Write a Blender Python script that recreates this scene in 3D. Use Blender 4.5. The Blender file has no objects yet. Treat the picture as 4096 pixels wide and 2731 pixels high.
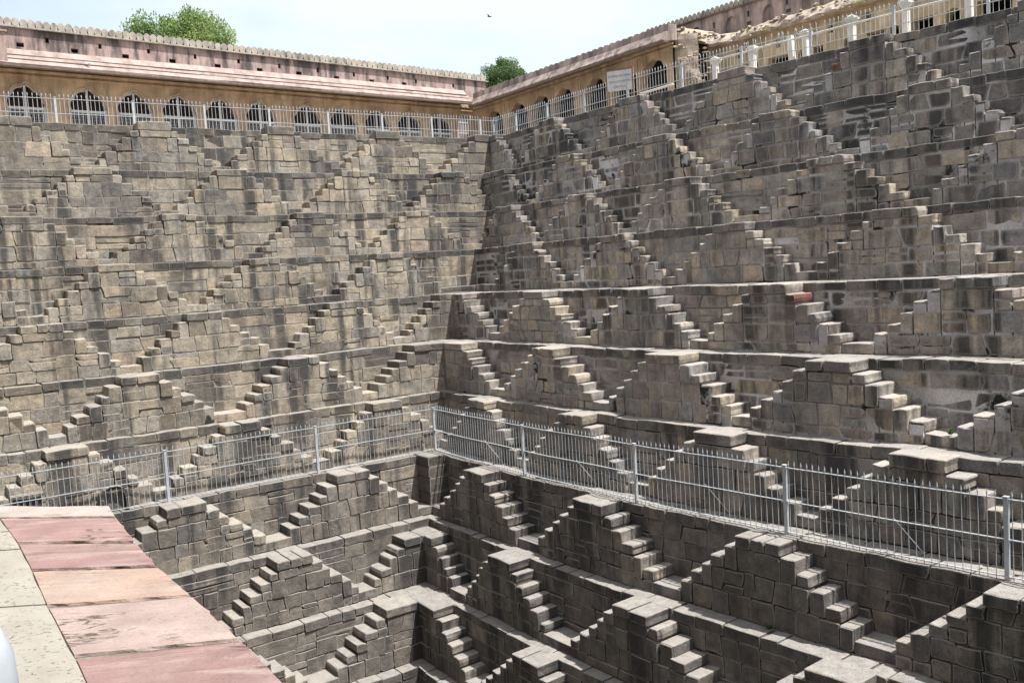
import bpy, bmesh, math, random
from mathutils import Vector, Matrix, noise
random.seed(7)
R = math.radians
SC = bpy.context.scene
COL = SC.collection

# ------------------------------------------------------------------ camera
PITCH, ROLL, FPX = 0.0770, -0.0614, 3688.29
cam = bpy.data.cameras.new('camera')
cam.sensor_width = 36.0; cam.sensor_fit = 'HORIZONTAL'; cam.lens = 36.0 * FPX / 4096.0
cam.clip_start = 0.05; cam.clip_end = 3000
camo = bpy.data.objects.new('camera', cam); COL.objects.link(camo)
_x = Vector((1, 0, 0)); _f = Vector((0, math.cos(PITCH), -math.sin(PITCH))); _u = Vector((0, math.sin(PITCH), math.cos(PITCH)))
CR = math.cos(ROLL) * _x + math.sin(ROLL) * _u
CU = -math.sin(ROLL) * _x + math.cos(ROLL) * _u
camo.matrix_world = Matrix(((CR.x, CU.x, -_f.x, 0), (CR.y, CU.y, -_f.y, 0), (CR.z, CU.z, -_f.z, 0), (0, 0, 0, 1)))
SC.camera = camo

def in_view(p, m=0.12):
    p = Vector(p); d = p.dot(_f)
    if d < 0.3: return False
    x = p.dot(CR) / d * FPX / 2048; y = p.dot(CU) / d * FPX / 1365.5
    return abs(x) < 1 + m and abs(y) < 1 + m

# ------------------------------------------------------------------ light
SUN_EL = R(66.0)
SUN_H = Vector((0.905, -0.425, 0)).normalized()
sund = SUN_H * math.cos(SUN_EL) + Vector((0, 0, math.sin(SUN_EL)))
sl = bpy.data.lights.new('sun', 'SUN'); sl.energy = 4.4; sl.angle = R(1.0); sl.color = (1.0, 0.97, 0.93)
so = bpy.data.objects.new('sun', sl); COL.objects.link(so)
so.rotation_euler = sund.to_track_quat('Z', 'Y').to_euler(); so.location = (10, -10, 40)

W_ = bpy.data.worlds.new('World'); SC.world = W_; W_.use_nodes = True
nt = W_.node_tree; nt.nodes.clear()
def N(t, typ, **kw):
    n = t.nodes.new(typ)
    for k, v in kw.items():
        if k.startswith('i_'): n.inputs[k[2:].replace('_', ' ')].default_value = v
        else: setattr(n, k, v)
    return n
sky = N(nt, 'ShaderNodeTexSky', sky_type='NISHITA', sun_disc=False, sun_elevation=SUN_EL,
        sun_rotation=math.atan2(SUN_H.x, SUN_H.y), air_density=1.0, dust_density=3.5, ozone_density=1.0)
tc = N(nt, 'ShaderNodeTexCoord')
mp = N(nt, 'ShaderNodeMapping'); mp.inputs['Scale'].default_value = (1.0, 1.0, 2.2)
nz = N(nt, 'ShaderNodeTexNoise', i_Scale=2.6, i_Detail=8.0, i_Roughness=0.55)
rp = N(nt, 'ShaderNodeValToRGB'); rp.color_ramp.elements[0].position = 0.30; rp.color_ramp.elements[1].position = 0.56; rp.color_ramp.elements[0].color = (.32, .32, .32, 1)
mx = N(nt, 'ShaderNodeMix', data_type='RGBA'); mx.inputs['B'].default_value = (3.55, 3.9, 4.1, 1)
bg = N(nt, 'ShaderNodeBackground', i_Strength=0.15); wo = N(nt, 'ShaderNodeOutputWorld')
L_ = nt.links.new
L_(tc.outputs['Generated'], mp.inputs['Vector']); L_(mp.outputs[0], nz.inputs['Vector']); L_(nz.outputs['Fac'], rp.inputs[0])
sxyz = N(nt, 'ShaderNodeSeparateXYZ'); above = N(nt, 'ShaderNodeMath', operation='GREATER_THAN'); mul = N(nt, 'ShaderNodeMath', operation='MULTIPLY')
L_(tc.outputs['Generated'], sxyz.inputs[0]); L_(sxyz.outputs['Z'], above.inputs[0]); above.inputs[1].default_value = 0.0
L_(rp.outputs[0], mul.inputs[0]); L_(above.outputs[0], mul.inputs[1])
L_(sky.outputs[0], mx.inputs['A']); L_(mul.outputs[0], mx.inputs['Factor']); L_(mx.outputs['Result'], bg.inputs[0]); L_(bg.outputs[0], wo.inputs[0])
SC.view_settings.view_transform = 'Standard'; SC.view_settings.look = 'None'
SC.view_settings.exposure = 0.88; SC.view_settings.gamma = 1.0

# ------------------------------------------------------------------ materials
def newmat(name):
    m = bpy.data.materials.new(name); m.use_nodes = True
    t = m.node_tree; t.nodes.clear()
    b = N(t, 'ShaderNodeBsdfPrincipled'); o = N(t, 'ShaderNodeOutputMaterial'); t.links.new(b.outputs[0], o.inputs[0])
    return m, t, b
def mixrgb(t, fac, a, b, mode='MIX'):
    n = N(t, 'ShaderNodeMix', data_type='RGBA', blend_type=mode)
    for s, v in (('Factor', fac), ('A', a), ('B', b)):
        if hasattr(v, 'is_linked') or hasattr(v, 'node'): t.links.new(v, n.inputs[s])
        else: n.inputs[s].default_value = v if s == 'Factor' else (*v, 1)
    return n.outputs['Result']
def ramp(t, x, p0, p1, c0=(0, 0, 0), c1=(1, 1, 1)):
    n = N(t, 'ShaderNodeValToRGB'); e = n.color_ramp.elements
    e[0].position = p0; e[1].position = p1; e[0].color = (*c0, 1); e[1].color = (*c1, 1)
    t.links.new(x, n.inputs[0]); return n.outputs[0]
def noisen(t, scale, detail=4.0, rough=0.55, vec=None, mscale=None, dist=0.0):
    n = N(t, 'ShaderNodeTexNoise', i_Scale=scale, i_Detail=detail, i_Roughness=rough, i_Distortion=dist)
    if vec is None:
        g = N(t, 'ShaderNodeNewGeometry'); vec = g.outputs['Position']
    if mscale:
        m = N(t, 'ShaderNodeMapping'); m.inputs['Scale'].default_value = mscale; t.links.new(vec, m.inputs['Vector']); vec = m.outputs[0]
    t.links.new(vec, n.inputs['Vector']); return n.outputs['Fac']
def mathn(t, op, a, b):
    n = N(t, 'ShaderNodeMath', operation=op)
    for i, v in enumerate((a, b)):
        if isinstance(v, (int, float)): n.inputs[i].default_value = v
        else: t.links.new(v, n.inputs[i])
    return n.outputs[0]
def bump(t, b, h, strength=0.4, dist=0.02):
    n = N(t, 'ShaderNodeBump', i_Strength=strength, i_Distance=dist); t.links.new(h, n.inputs['Height']); t.links.new(n.outputs[0], b.inputs['Normal'])

def stone_material():
    m, t, b = newmat('weathered_stone')
    oi = N(t, 'ShaderNodeObjectInfo'); col = oi.outputs['Color']
    blot = noisen(t, 4.2, 6.0, 0.66)
    grain = noisen(t, 34.0, 4.0, 0.7)
    c = mixrgb(t, 1.0, col, ramp(t, blot, 0.28, 0.72, (.55, .55, .57), (1.32, 1.30, 1.25)), 'MULTIPLY')
    c = mixrgb(t, 1.0, c, ramp(t, grain, 0.25, 0.75, (.72, .72, .72), (1.25, 1.25, 1.25)), 'MULTIPLY')
    c = mixrgb(t, ramp(t, noisen(t, 2.1, 4.0, 0.6), 0.50, 0.75, (0, 0, 0), (.5, .5, .5)), c, mixrgb(t, 1.0, c, (1.10, .98, .88), 'MULTIPLY'))
    pit = ramp(t, noisen(t, 60.0, 2.0, 0.5), 0.60, 0.70)
    c = mixrgb(t, mathn(t, 'MULTIPLY', pit, 0.5), c, (.05, .048, .045))
    # rain streaks that run down the wall
    st = noisen(t, 1.0, 5.0, 0.58, mscale=(1.9, 1.9, 0.16), dist=0.3)
    reg = noisen(t, 0.22, 3.0, 0.5)
    s = mathn(t, 'MULTIPLY', ramp(t, st, 0.47, 0.58), ramp(t, reg, 0.33, 0.50))
    gm = N(t, 'ShaderNodeNewGeometry'); sx = N(t, 'ShaderNodeSeparateXYZ'); t.links.new(gm.outputs['Normal'], sx.inputs[0])
    up = ramp(t, sx.outputs['Z'], 0.55, 0.9)
    s = mathn(t, 'MULTIPLY', s, mathn(t, 'SUBTRACT', 1.0, up))
    c = mixrgb(t, mathn(t, 'MULTIPLY', s, 0.82), c, (.040, .040, .041))
    lime = mathn(t, 'MULTIPLY', ramp(t, noisen(t, 1.6, 7.0, 0.7), 0.56, 0.72), ramp(t, noisen(t, 0.28, 2.0, 0.5), 0.45, 0.60))
    c = mixrgb(t, mathn(t, 'MULTIPLY', lime, 0.5), c, (.46, .455, .44))
    # lime smears on the arrises
    at = N(t, 'ShaderNodeAttribute', attribute_name='edge')
    en = noisen(t, 9.0, 4.0, 0.7)
    ef = mathn(t, 'MULTIPLY', ramp(t, mathn(t, 'ADD', at.outputs['Fac'], mathn(t, 'MULTIPLY', en, 0.9)), 0.95, 1.5), 0.38)
    c = mixrgb(t, mathn(t, 'MULTIPLY', ef, mathn(t, 'SUBTRACT', 1.0, up)), c, (.38, .36, .33))
    # dust and foot wear on treads and ledges, with sunlit paleness mixed in
    dn = noisen(t, 5.0, 5.0, 0.65)
    c = mixrgb(t, mathn(t, 'MULTIPLY', up, ramp(t, dn, 0.3, 0.7, (.32, .32, .32), (.8, .8, .8))), c, (.375, .35, .32))
    t.links.new(c, b.inputs['Base Color']); b.inputs['Roughness'].default_value = 0.92; b.inputs['Specular IOR Level'].default_value = 0.25
    h = mathn(t, 'ADD', mathn(t, 'MULTIPLY', grain, 0.5), noisen(t, 7.0, 6.0, 0.65))
    bump(t, b, mathn(t, 'SUBTRACT', h, mathn(t, 'MULTIPLY', pit, 0.4)), 0.85, 0.035)
    return m
def mortar_material():
    m, t, b = newmat('lime_mortar')
    oi = N(t, 'ShaderNodeObjectInfo'); c = oi.outputs['Color']
    c = mixrgb(t, 1.0, c, ramp(t, noisen(t, 0.45, 4.0, 0.6), 0.38, 0.66, (.38, .36, .33), (1.25, 1.25, 1.27)), 'MULTIPLY')
    c = mixrgb(t, 1.0, c, ramp(t, noisen(t, 28.0, 4.0, 0.7), 0.3, 0.7, (.7, .7, .7), (1.2, 1.2, 1.2)), 'MULTIPLY')
    c = mixrgb(t, ramp(t, noisen(t, 1.1, 6.0, 0.65), 0.57, 0.63), c, (.022, .024, .016))
    t.links.new(c, b.inputs['Base Color']); b.inputs['Roughness'].default_value = 0.95
    bump(t, b, noisen(t, 18.0, 6.0, 0.7), 0.6, 0.03)
    return m
def simple(name, col, rough=0.8, var=0.25, scale=4.0, metal=0.0, bumps=0.0, streak=None, spec=0.3, blot=None):
    m, t, b = newmat(name)
    c = mixrgb(t, 1.0, col, ramp(t, noisen(t, scale, 5.0, 0.6), 0.3, 0.7, (1 - var,) * 3, (1 + var,) * 3), 'MULTIPLY')
    if blot: c = mixrgb(t, ramp(t, noisen(t, blot[1], 6.0, 0.65), blot[2], blot[3]), c, blot[0])
    if streak:
        s = mathn(t, 'MULTIPLY', ramp(t, noisen(t, 1.0, 6.0, 0.65, mscale=(3.0, 3.0, 0.5)), streak[1], streak[2]), streak[3])
        c = mixrgb(t, s, c, streak[0])
    t.links.new(c, b.inputs['Base Color']); b.inputs['Roughness'].default_value = rough; b.inputs['Metallic'].default_value = metal
    b.inputs['Specular IOR Level'].default_value = spec
    if bumps: bump(t, b, noisen(t, scale * 6, 6.0, 0.65), bumps, 0.03)
    return m
M = {}
M['stone'] = stone_material(); M['mortar'] = mortar_material()
M['ochre'] = simple('ochre_plaster', (.45, .345, .245), .9, .25, 1.6, bumps=.25, streak=((.17, .115, .075), .46, .68, .7), blot=((.60, .50, .38), 2.2, .55, .75))
M['pink'] = simple('pink_plaster', (.40, .30, .275), .9, .25, 1.8, bumps=.3, streak=((.06, .055, .055), .43, .60, .9), blot=((.47, .37, .335), 2.5, .5, .75))
M['pink_eave'] = simple('pink_eave_plaster', (.37, .285, .26), .9, .25, 2.5, bumps=.35, streak=((.17, .13, .115), .46, .68, .7))
M['greypink'] = simple('grey_stained_plaster', (.40, .31, .28), .9, .25, 1.8, bumps=.3, streak=((.08, .075, .075), .42, .62, .8))
M['cap'] = simple('weathered_limewash', (.37, .335, .29), .9, .3, 4.0, bumps=.4, streak=((.08, .07, .06), .52, .7, .7))
M['dark_edge'] = simple('dark_brown_trim', (.17, .13, .11), .9, .3, 5.0, bumps=.3)  # plain dark brown for eave lips, mouldings and the rear cornice
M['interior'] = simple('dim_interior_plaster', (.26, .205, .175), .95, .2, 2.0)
M['dim'] = simple('shade_dark_interior', (.07, .05, .042), .95, .2, 2.0)  # shade of the rooms put into an extra dark base colour
M['galv'] = simple('galvanised_paint', (.44, .47, .50), .45, .15, 9.0, metal=.1, spec=.5)
M['gate'] = simple('pale_grey_gate_paint', (.50, .53, .57), .5, .08, 6.0, spec=.4)
M['bars'] = simple('grey_gate_wire', (.30, .32, .36), .6, .1, 8.0)
M['mesh'] = simple('opening_shade', (.05, .055, .075), .6, .1, 8.0)
M['white'] = simple('white_paint', (.60, .59, .57), .7, .16, 3.0, bumps=.1, streak=((.35, .33, .30), .5, .7, .6))
M['rust'] = simple('rusty_iron', (.16, .12, .10), .8, .3, 14.0)
M['rubble'] = simple('broken_rubble', (.36, .30, .25), .95, .4, 3.5, bumps=.6, blot=((.30, .27, .12), 1.7, .52, .66))
M['tanwall'] = simple('worn_tan_plaster', (.47, .375, .255), .92, .28, 1.8, bumps=.4, streak=((.20, .165, .09), .44, .64, .75))
M['ground'] = simple('dusty_ground', (.38, .32, .25), .95, .25, .8, bumps=.3)
M['paving'] = simple('terrace_paving', (.36, .31, .26), .92, .25, 2.0, bumps=.3)
M['water'] = simple('green_water', (.02, .035, .015), .08, .2, .5)
M['wood'] = simple('worn_wood', (.22, .13, .08), .8, .3, 8.0)
M['bark'] = simple('bark', (.10, .075, .055), .9, .3, 9.0, bumps=.5)
def leaf_material(name, col, tip):
    m, t, b = newmat(name)
    c = mixrgb(t, ramp(t, noisen(t, .9, 3.0, .5), .35, .65), col, tip)
    t.links.new(c, b.inputs['Base Color']); b.inputs['Roughness'].default_value = .65
    tr = N(t, 'ShaderNodeBsdfTranslucent'); t.links.new(c, tr.inputs[0])
    ms = N(t, 'ShaderNodeMixShader', i_Fac=.35); o = [n for n in t.nodes if n.type == 'OUTPUT_MATERIAL'][0]
    t.links.new(b.outputs[0], ms.inputs[1]); t.links.new(tr.outputs[0], ms.inputs[2]); t.links.new(ms.outputs[0], o.inputs[0])
    return m
M['leaf_a'] = leaf_material('feathery_leaves', (.11, .19, .045), (.21, .29, .08))
M['leaf_b'] = leaf_material('dense_leaves', (.035, .085, .016), (.075, .13, .03))
def slab_material():
    m, t, b = newmat('riven_sandstone')
    oi = N(t, 'ShaderNodeObjectInfo'); c = mixrgb(t, 1.0, oi.outputs['Color'], (.92, .90, .90), 'MULTIPLY')
    g = N(t, 'ShaderNodeNewGeometry')
    lay = noisen(t, 1.0, 7.0, .6, g.outputs['Position'], (1.4, 9.0, 9.0), 1.2)
    c = mixrgb(t, ramp(t, lay, .50, .74), c, (.37, .30, .265))
    c = mixrgb(t, 1.0, c, ramp(t, noisen(t, 5.0, 5.0, .6), .3, .7, (.84, .82, .82), (1.13, 1.13, 1.13)), 'MULTIPLY')
    c = mixrgb(t, 1.0, c, ramp(t, noisen(t, 90.0, 3.0, .7), .3, .7, (.9, .9, .9), (1.08, 1.08, 1.08)), 'MULTIPLY')
    c = mixrgb(t, ramp(t, noisen(t, 2.3, 7.0, .68), .48, .75, (0, 0, 0), (.5, .5, .5)), c, (.34, .30, .27))
    rid = mathn(t, 'ABSOLUTE', mathn(t, 'SUBTRACT', noisen(t, 1.0, 7.0, .6, g.outputs['Position'], (1.6, 7.0, 7.0), 1.0), .5), 0)
    crk = mathn(t, 'MULTIPLY', ramp(t, rid, .0, .010, (1, 1, 1), (0, 0, 0)), ramp(t, noisen(t, 2.6, 3.0, .5), .54, .66))
    c = mixrgb(t, mathn(t, 'MULTIPLY', crk, .5), c, (.09, .06, .05))
    spk = mathn(t, 'MULTIPLY', ramp(t, noisen(t, 42.0, 3.0, .6), .62, .70), .35)
    c = mixrgb(t, spk, c, (.12, .085, .07))
    t.links.new(c, b.inputs['Base Color']); b.inputs['Roughness'].default_value = .85; b.inputs['Specular IOR Level'].default_value = .3
    bump(t, b, mathn(t, 'SUBTRACT', mathn(t, 'ADD', lay, mathn(t, 'MULTIPLY', noisen(t, 60.0, 5.0, .7), .3)), mathn(t, 'MULTIPLY', crk, .6)), .9, .025)
    return m
M['slab'] = slab_material()
def pitted_material():
    m, t, b = newmat('pitted_limestone')
    c = mixrgb(t, ramp(t, noisen(t, 4.0, 5.0, .6), .3, .7), (.235, .215, .18), (.30, .28, .24))
    pits = noisen(t, 55.0, 3.0, .6)
    area = ramp(t, noisen(t, 2.2, 3.0, .5), .36, .55)
    p = mathn(t, 'MULTIPLY', ramp(t, pits, .60, .70), area)
    c = mixrgb(t, mathn(t, 'MULTIPLY', p, .8), c, (.10, .085, .065))
    t.links.new(c, b.inputs['Base Color']); b.inputs['Roughness'].default_value = .95
    bump(t, b, mathn(t, 'SUBTRACT', noisen(t, 9.0, 6.0, .6), p), .8, .012)
    return m
M['pitted'] = pitted_material()

# ------------------------------------------------------------------ object helpers
def thing(name, label, cat, loc, group=None):
    o = bpy.data.objects.new(name, None); COL.objects.link(o); o.location = loc; o.empty_display_size = .2
    o['label'] = label; o['category'] = cat
    if group: o['group'] = group
    return o
def tag(o, label, cat, group=None):
    o['label'] = label; o['category'] = cat
    if group: o['group'] = group
    return o
def wloc(p):
    v = Vector((0, 0, 0))
    while p is not None: v = v + p.location; p = p.parent
    return v
def mk(name, verts, faces, mat, parent=None, color=None, edge=None, smooth=False):
    n = len(verts)
    c = Vector((sum(v[0] for v in verts) / n, sum(v[1] for v in verts) / n, sum(v[2] for v in verts) / n))
    me = bpy.data.meshes.new(name)
    me.from_pydata([(v[0] - c.x, v[1] - c.y, v[2] - c.z) for v in verts], [], faces)
    me.materials.append(M[mat] if isinstance(mat, str) else mat)
    if edge is not None:
        a = me.attributes.new('edge', 'FLOAT', 'POINT'); a.data.foreach_set('value', edge)
    if smooth: me.polygons.foreach_set('use_smooth', [True] * len(me.polygons))
    o = bpy.data.objects.new(name, me); COL.objects.link(o)
    if parent is not None: o.parent = parent; o.location = c - wloc(parent)
    else: o.location = c
    if color: o.color = (*color, 1)
    return o
def inst(src, name, loc, parent=None, mat4=None):
    o = bpy.data.objects.new(name, src); COL.objects.link(o); o.parent = parent
    o.location = Vector(loc) - (wloc(parent) if parent else Vector((0, 0, 0)))
    return o
class MB:
    def __init__(s): s.v = []; s.f = []
    def add(s, vs, fs):
        k = len(s.v); s.v += [tuple(v) for v in vs]; s.f += [tuple(i + k for i in f) for f in fs]
    def hexa(s, p):   # 8 points: bottom 0-3 ccw, top 4-7
        s.add(p, [(3, 2, 1, 0), (4, 5, 6, 7), (0, 1, 5, 4), (1, 2, 6, 5), (2, 3, 7, 6), (3, 0, 4, 7)])
    def box(s, F, l0, l1, o0, o1, z0, z1):
        s.hexa([F(l0, o0, z0), F(l1, o0, z0), F(l1, o1, z0), F(l0, o1, z0), F(l0, o0, z1), F(l1, o0, z1), F(l1, o1, z1), F(l0, o1, z1)])
    def bar(s, a, b, r=.01, n=6):
        a = Vector(a); b = Vector(b); d = (b - a).normalized(); x = d.orthogonal().normalized(); y = d.cross(x)
        vs = []
        for p in (a, b):
            for i in range(n):
                t = 2 * math.pi * i / n; vs.append(p + x * math.cos(t) * r + y * math.sin(t) * r)
        s.add(vs, [(i, (i + 1) % n, n + (i + 1) % n, n + i) for i in range(n)] + [tuple(range(n))[::-1], tuple(range(n, 2 * n))])
    def flat(s, a, b, w, t, up=(0, 0, 1)):
        a = Vector(a); b = Vector(b); d = (b - a).normalized(); y = Vector(up); x = d.cross(y).normalized(); y = x.cross(d)
        P = [a - x * w / 2 - y * t / 2, a + x * w / 2 - y * t / 2, a + x * w / 2 + y * t / 2, a - x * w / 2 + y * t / 2]
        s.hexa(P + [p + (b - a) for p in P])
    def build(s, name, mat, parent=None, color=None, **kw): return mk(name, s.v, s.f, mat, parent, color, **kw)

# ------------------------------------------------------------------ the well: plan
aL, aR = 0.6084, 0.9034
ZL = [4.8313, 3.4242, 2.0697, 0.7656, -0.6072, -1.978, -3.3774, -4.9028, -6.4059, -7.8569, -9.3058, -10.75]
DL = [28.3666, 27.3692, 26.4365, 25.6411, 24.8755, 24.0499, 23.1158, 22.1688, 21.1805, 20.1647, 19.1768, 18.2]
DRR = [20.9739, 20.1479, 19.2222, 18.0837, 16.9065, 15.8184, 14.8788, 13.8922, 12.9522, 12.0897, 11.1542, 10.2]
nL = Vector((-math.sin(aL), math.cos(aL), 0)); tL = Vector((-math.cos(aL), -math.sin(aL), 0))
nR = Vector((math.sin(aR), math.cos(aR), 0)); tR = Vector((math.cos(aR), -math.sin(aR), 0))
def corner(a, b):
    det = nL.x * nR.y - nL.y * nR.x
    return Vector(((a * nR.y - nL.y * b) / det, (nL.x * b - a * nR.x) / det, 0))
CORN = [corner(a, b) for a, b in zip(DL, DRR)]
BOW = {'L': 0.0388, 'R': 0.5728}
TT = {'L': tL, 'R': tR}; NN = {'L': nL, 'R': nR}
def frame(k, side, bow=True):
    c = CORN[k]; t = TT[side]; n = NN[side]; b = BOW[side] if bow else 0
    def F(l, o, z):      # o > 0 towards the open well
        lb = max(l, 0.0)
        w = noise.noise(Vector((l * .55, k * 3.7, 11.0 if side == 'L' else 23.0))) if bow else 0.0
        p = c + t * l + n * (b * lb * (lb - 20) / 100 - o + .045 * w)
        return (p.x, p.y, z + .022 * noise.noise(Vector((l * .8, k * 5.1, 31.0 if side == 'L' else 47.0))) if bow else z)
    return F
rnd = random.random
def rr(a, b): return a + (b - a) * random.random()

def stone(name, F, l0, l1, z0, z1, of, depth, parent, color, gap=.018, rough=.012, rad=(.012, .04), plan=False, zt=None, bev=.008, smear=.045, sl=(0, 0)):
    """an irregular dressed block: outline in wall coordinates, extruded into the wall"""
    g = gap / 2
    a0, a1, b0, b1 = l0 + g, l1 - g, z0 + g, z1 - g
    if a1 - a0 < .03 or b1 - b0 < .03: return None
    w, h = a1 - a0, b1 - b0
    rmax = min(w, h) * .3
    J = lambda s=1.0: rr(-rough, rough) * s
    out = []
    cs = [(a0, b0, 1, 1), (a1, b0, -1, 1), (a1, b1, -1, -1), (a0, b1, 1, -1)]
    ang = [(0, 1), (1, 0), (0, 1), (1, 0)]
    for i, (x, y, sx, sy) in enumerate(cs):
        x += (sl[0] if sx > 0 else sl[1]) * (1 if sy < 0 else -1)
        r = min(rr(*rad) * (2.6 if rnd() < .13 else 1), rmax); x += J(); y += J(.7)
        p1 = (x, y + sy * r); p2 = (x + sx * r, y)
        pm = (x + sx * r * .3, y + sy * r * .3)
        out += [p1, pm, p2] if i % 2 == 0 else [p2, pm, p1]
        nx, ny, qx, qy = cs[(i + 1) % 4]; nx += (sl[0] if qx > 0 else sl[1]) * (1 if qy < 0 else -1)
        out.append(((x + nx) / 2 + (0 if i % 2 == 0 else J(1.2)), (y + ny) / 2 + (J(1.2) if i % 2 == 0 else 0)))
    n = len(out); cx, cy = (a0 + a1) / 2, (b0 + b1) / 2
    tilt, tily = rr(-.008, .008) / max(w, .2), rr(-.008, .008) / max(h, .2)
    def inset(p, d):
        dx, dy = p[0] - cx, p[1] - cy
        return (cx + dx * max(0, 1 - d / (w / 2)), cy + dy * max(0, 1 - d / (h / 2)))
    vs, ed = [], []
    for q, o, e in ((0, of - depth, 0), (0, of - bev, .25), (bev * .8, of, 1.0), (min(bev + smear, w * .3, h * .3), of + rr(.0, .002), 0)):
        for p in out:
            u, v = inset(p, q)
            oo = o + (u - cx) * tilt + (v - cy) * tily if o > of - depth * .9 else o
            vs.append(F(u, oo, v) if not plan else F(u, v, oo)); ed.append(e)
    fs = []
    for r_ in range(3):
        for i in range(n):
            j = (i + 1) % n; fs.append((r_ * n + i, r_ * n + j, (r_ + 1) * n + j, (r_ + 1) * n + i))
    fs.append(tuple(range(3 * n, 4 * n)))
    return mk(name, vs, fs, 'stone', parent, color, ed)

def nn(x, y, z=0.0): return noise.noise(Vector((x, y, z)))
def lerp3(a, b, t): return tuple(x + (y - x) * t for x, y in zip(a, b))
def pick(l, k, zf, pal):
    if rnd() < .4: return random.choice(pal)
    u = (nn(l * .5, k * .9 + zf * .25, 7.7) * .9 + .5) * len(pal)
    return pal[max(0, min(len(pal) - 1, int(u)))]
def stone_color(side, k, l, zf, dark=0.0, red=False):
    """base colour of one block by where it stands in the well"""
    L0 = l + k * .9
    st = nn(L0 * .55 + (50 if side == 'R' else 0), k * .35 + zf * .1, 3.1)      # long rain-stained stretches
    if side == 'L':
        base = pick(l, k, zf, [(.285, .258, .218), (.265, .245, .212), (.30, .27, .222), (.25, .238, .218), (.285, .248, .21), (.24, .23, .215), (.315, .29, .25)])
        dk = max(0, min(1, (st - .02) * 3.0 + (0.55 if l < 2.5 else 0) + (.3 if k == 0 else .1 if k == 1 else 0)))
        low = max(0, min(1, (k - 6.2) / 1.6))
    else:
        base = pick(l, k, zf, [(.205, .195, .18), (.235, .215, .19), (.18, .175, .168), (.25, .22, .18), (.19, .168, .158), (.215, .2, .178), (.17, .17, .172)])
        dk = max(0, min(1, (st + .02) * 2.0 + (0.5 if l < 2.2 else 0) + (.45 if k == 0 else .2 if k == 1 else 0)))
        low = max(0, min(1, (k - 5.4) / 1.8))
    b = lerp3(base, (.075, .074, .075), min(.85, dk * rr(.45, .95)))
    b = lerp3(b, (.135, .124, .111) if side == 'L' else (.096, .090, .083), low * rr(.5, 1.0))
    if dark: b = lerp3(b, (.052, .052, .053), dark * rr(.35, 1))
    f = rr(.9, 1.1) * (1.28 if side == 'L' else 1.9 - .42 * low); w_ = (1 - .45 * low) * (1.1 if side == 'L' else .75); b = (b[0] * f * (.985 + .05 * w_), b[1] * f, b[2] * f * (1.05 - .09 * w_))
    if red and rnd() < .003: b = (.19, .09, .075)
    return b
MORT = {'L': lambda k: (.34, .30, .25) if k < 7 else (.17, .15, .125), 'R': lambda k: (.52, .51, .50) if k < 6 else (.16, .145, .13)}
def joint(side, k):
    if side == 'R': return (.034, .010) if k < 6 else (.015, .03)     # joint width, depth of the mortar behind the face
    return (.011, .014) if k < 7 else (.012, .03)

PROJ = {'L': lambda k: .50 if k < 4 else .5 if k == 4 else .48 if k == 6 else .66, 'R': lambda k: .38 if k < 4 else .44 if k == 6 else .57}
WID = .87
STAIRS = {
 'R': {0: [('c', .95), 4.03, 8.01, 11.72, 15.4, 19.1, 22.8], 1: [('c', 1.45), 4.85, 8.72, 12.6, 16.28, 20.0, 23.8],
       2: [1.7, 5.55, 9.45, 13.65, 17.6, 21.5], 3: [3.4, 7.3, 11.15, 15.05, 18.95, 22.9], 4: [('c', 1.1), 4.72, 8.73, 12.42, 16.3, 20.2],
       5: [('c', 1.75), 5.65, 9.74, 13.67, 17.7, 21.8], 6: [2.58, 6.61, 10.75, 14.79, 18.9], 7: [3.0, 7.42, 11.62, 15.87, 20.1],
       8: [('c', 1.05, 6), 4.2, 8.5, 12.65, 16.8], 9: [('c', 1.45), 5.15, 9.4, 13.6], 10: [3.2, 7.4, 11.6]},
 'L': {0: [('c', 1.0), 4.47, 8.24, 12.02, 15.68, 19.4], 1: [1.85, 5.51, 9.43, 13.21, 17.0], 2: [3.0, 6.63, 10.44, 14.29, 18.1],
       3: [3.45, 7.36, 11.24, 15.1], 4: [('c', 1.1), 4.27, 8.25, 12.05, 15.9], 5: [('c', 1.6), 4.99, 9.12, 13.0], 6: [2.07, 6.09, 10.13, 14.2],
       7: [2.79, 6.98, 11.1], 8: [('c', 1.1, 6), 4.05, 8.1], 9: [('c', 1.45), 5.3], 10: [3.3, 7.4]}}
ORD = ['first', 'second', 'third', 'fourth', 'fifth', 'sixth', 'seventh', 'eighth', 'ninth', 'tenth', 'eleventh']
SIDE = {'L': 'left', 'R': 'right'}

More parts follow.
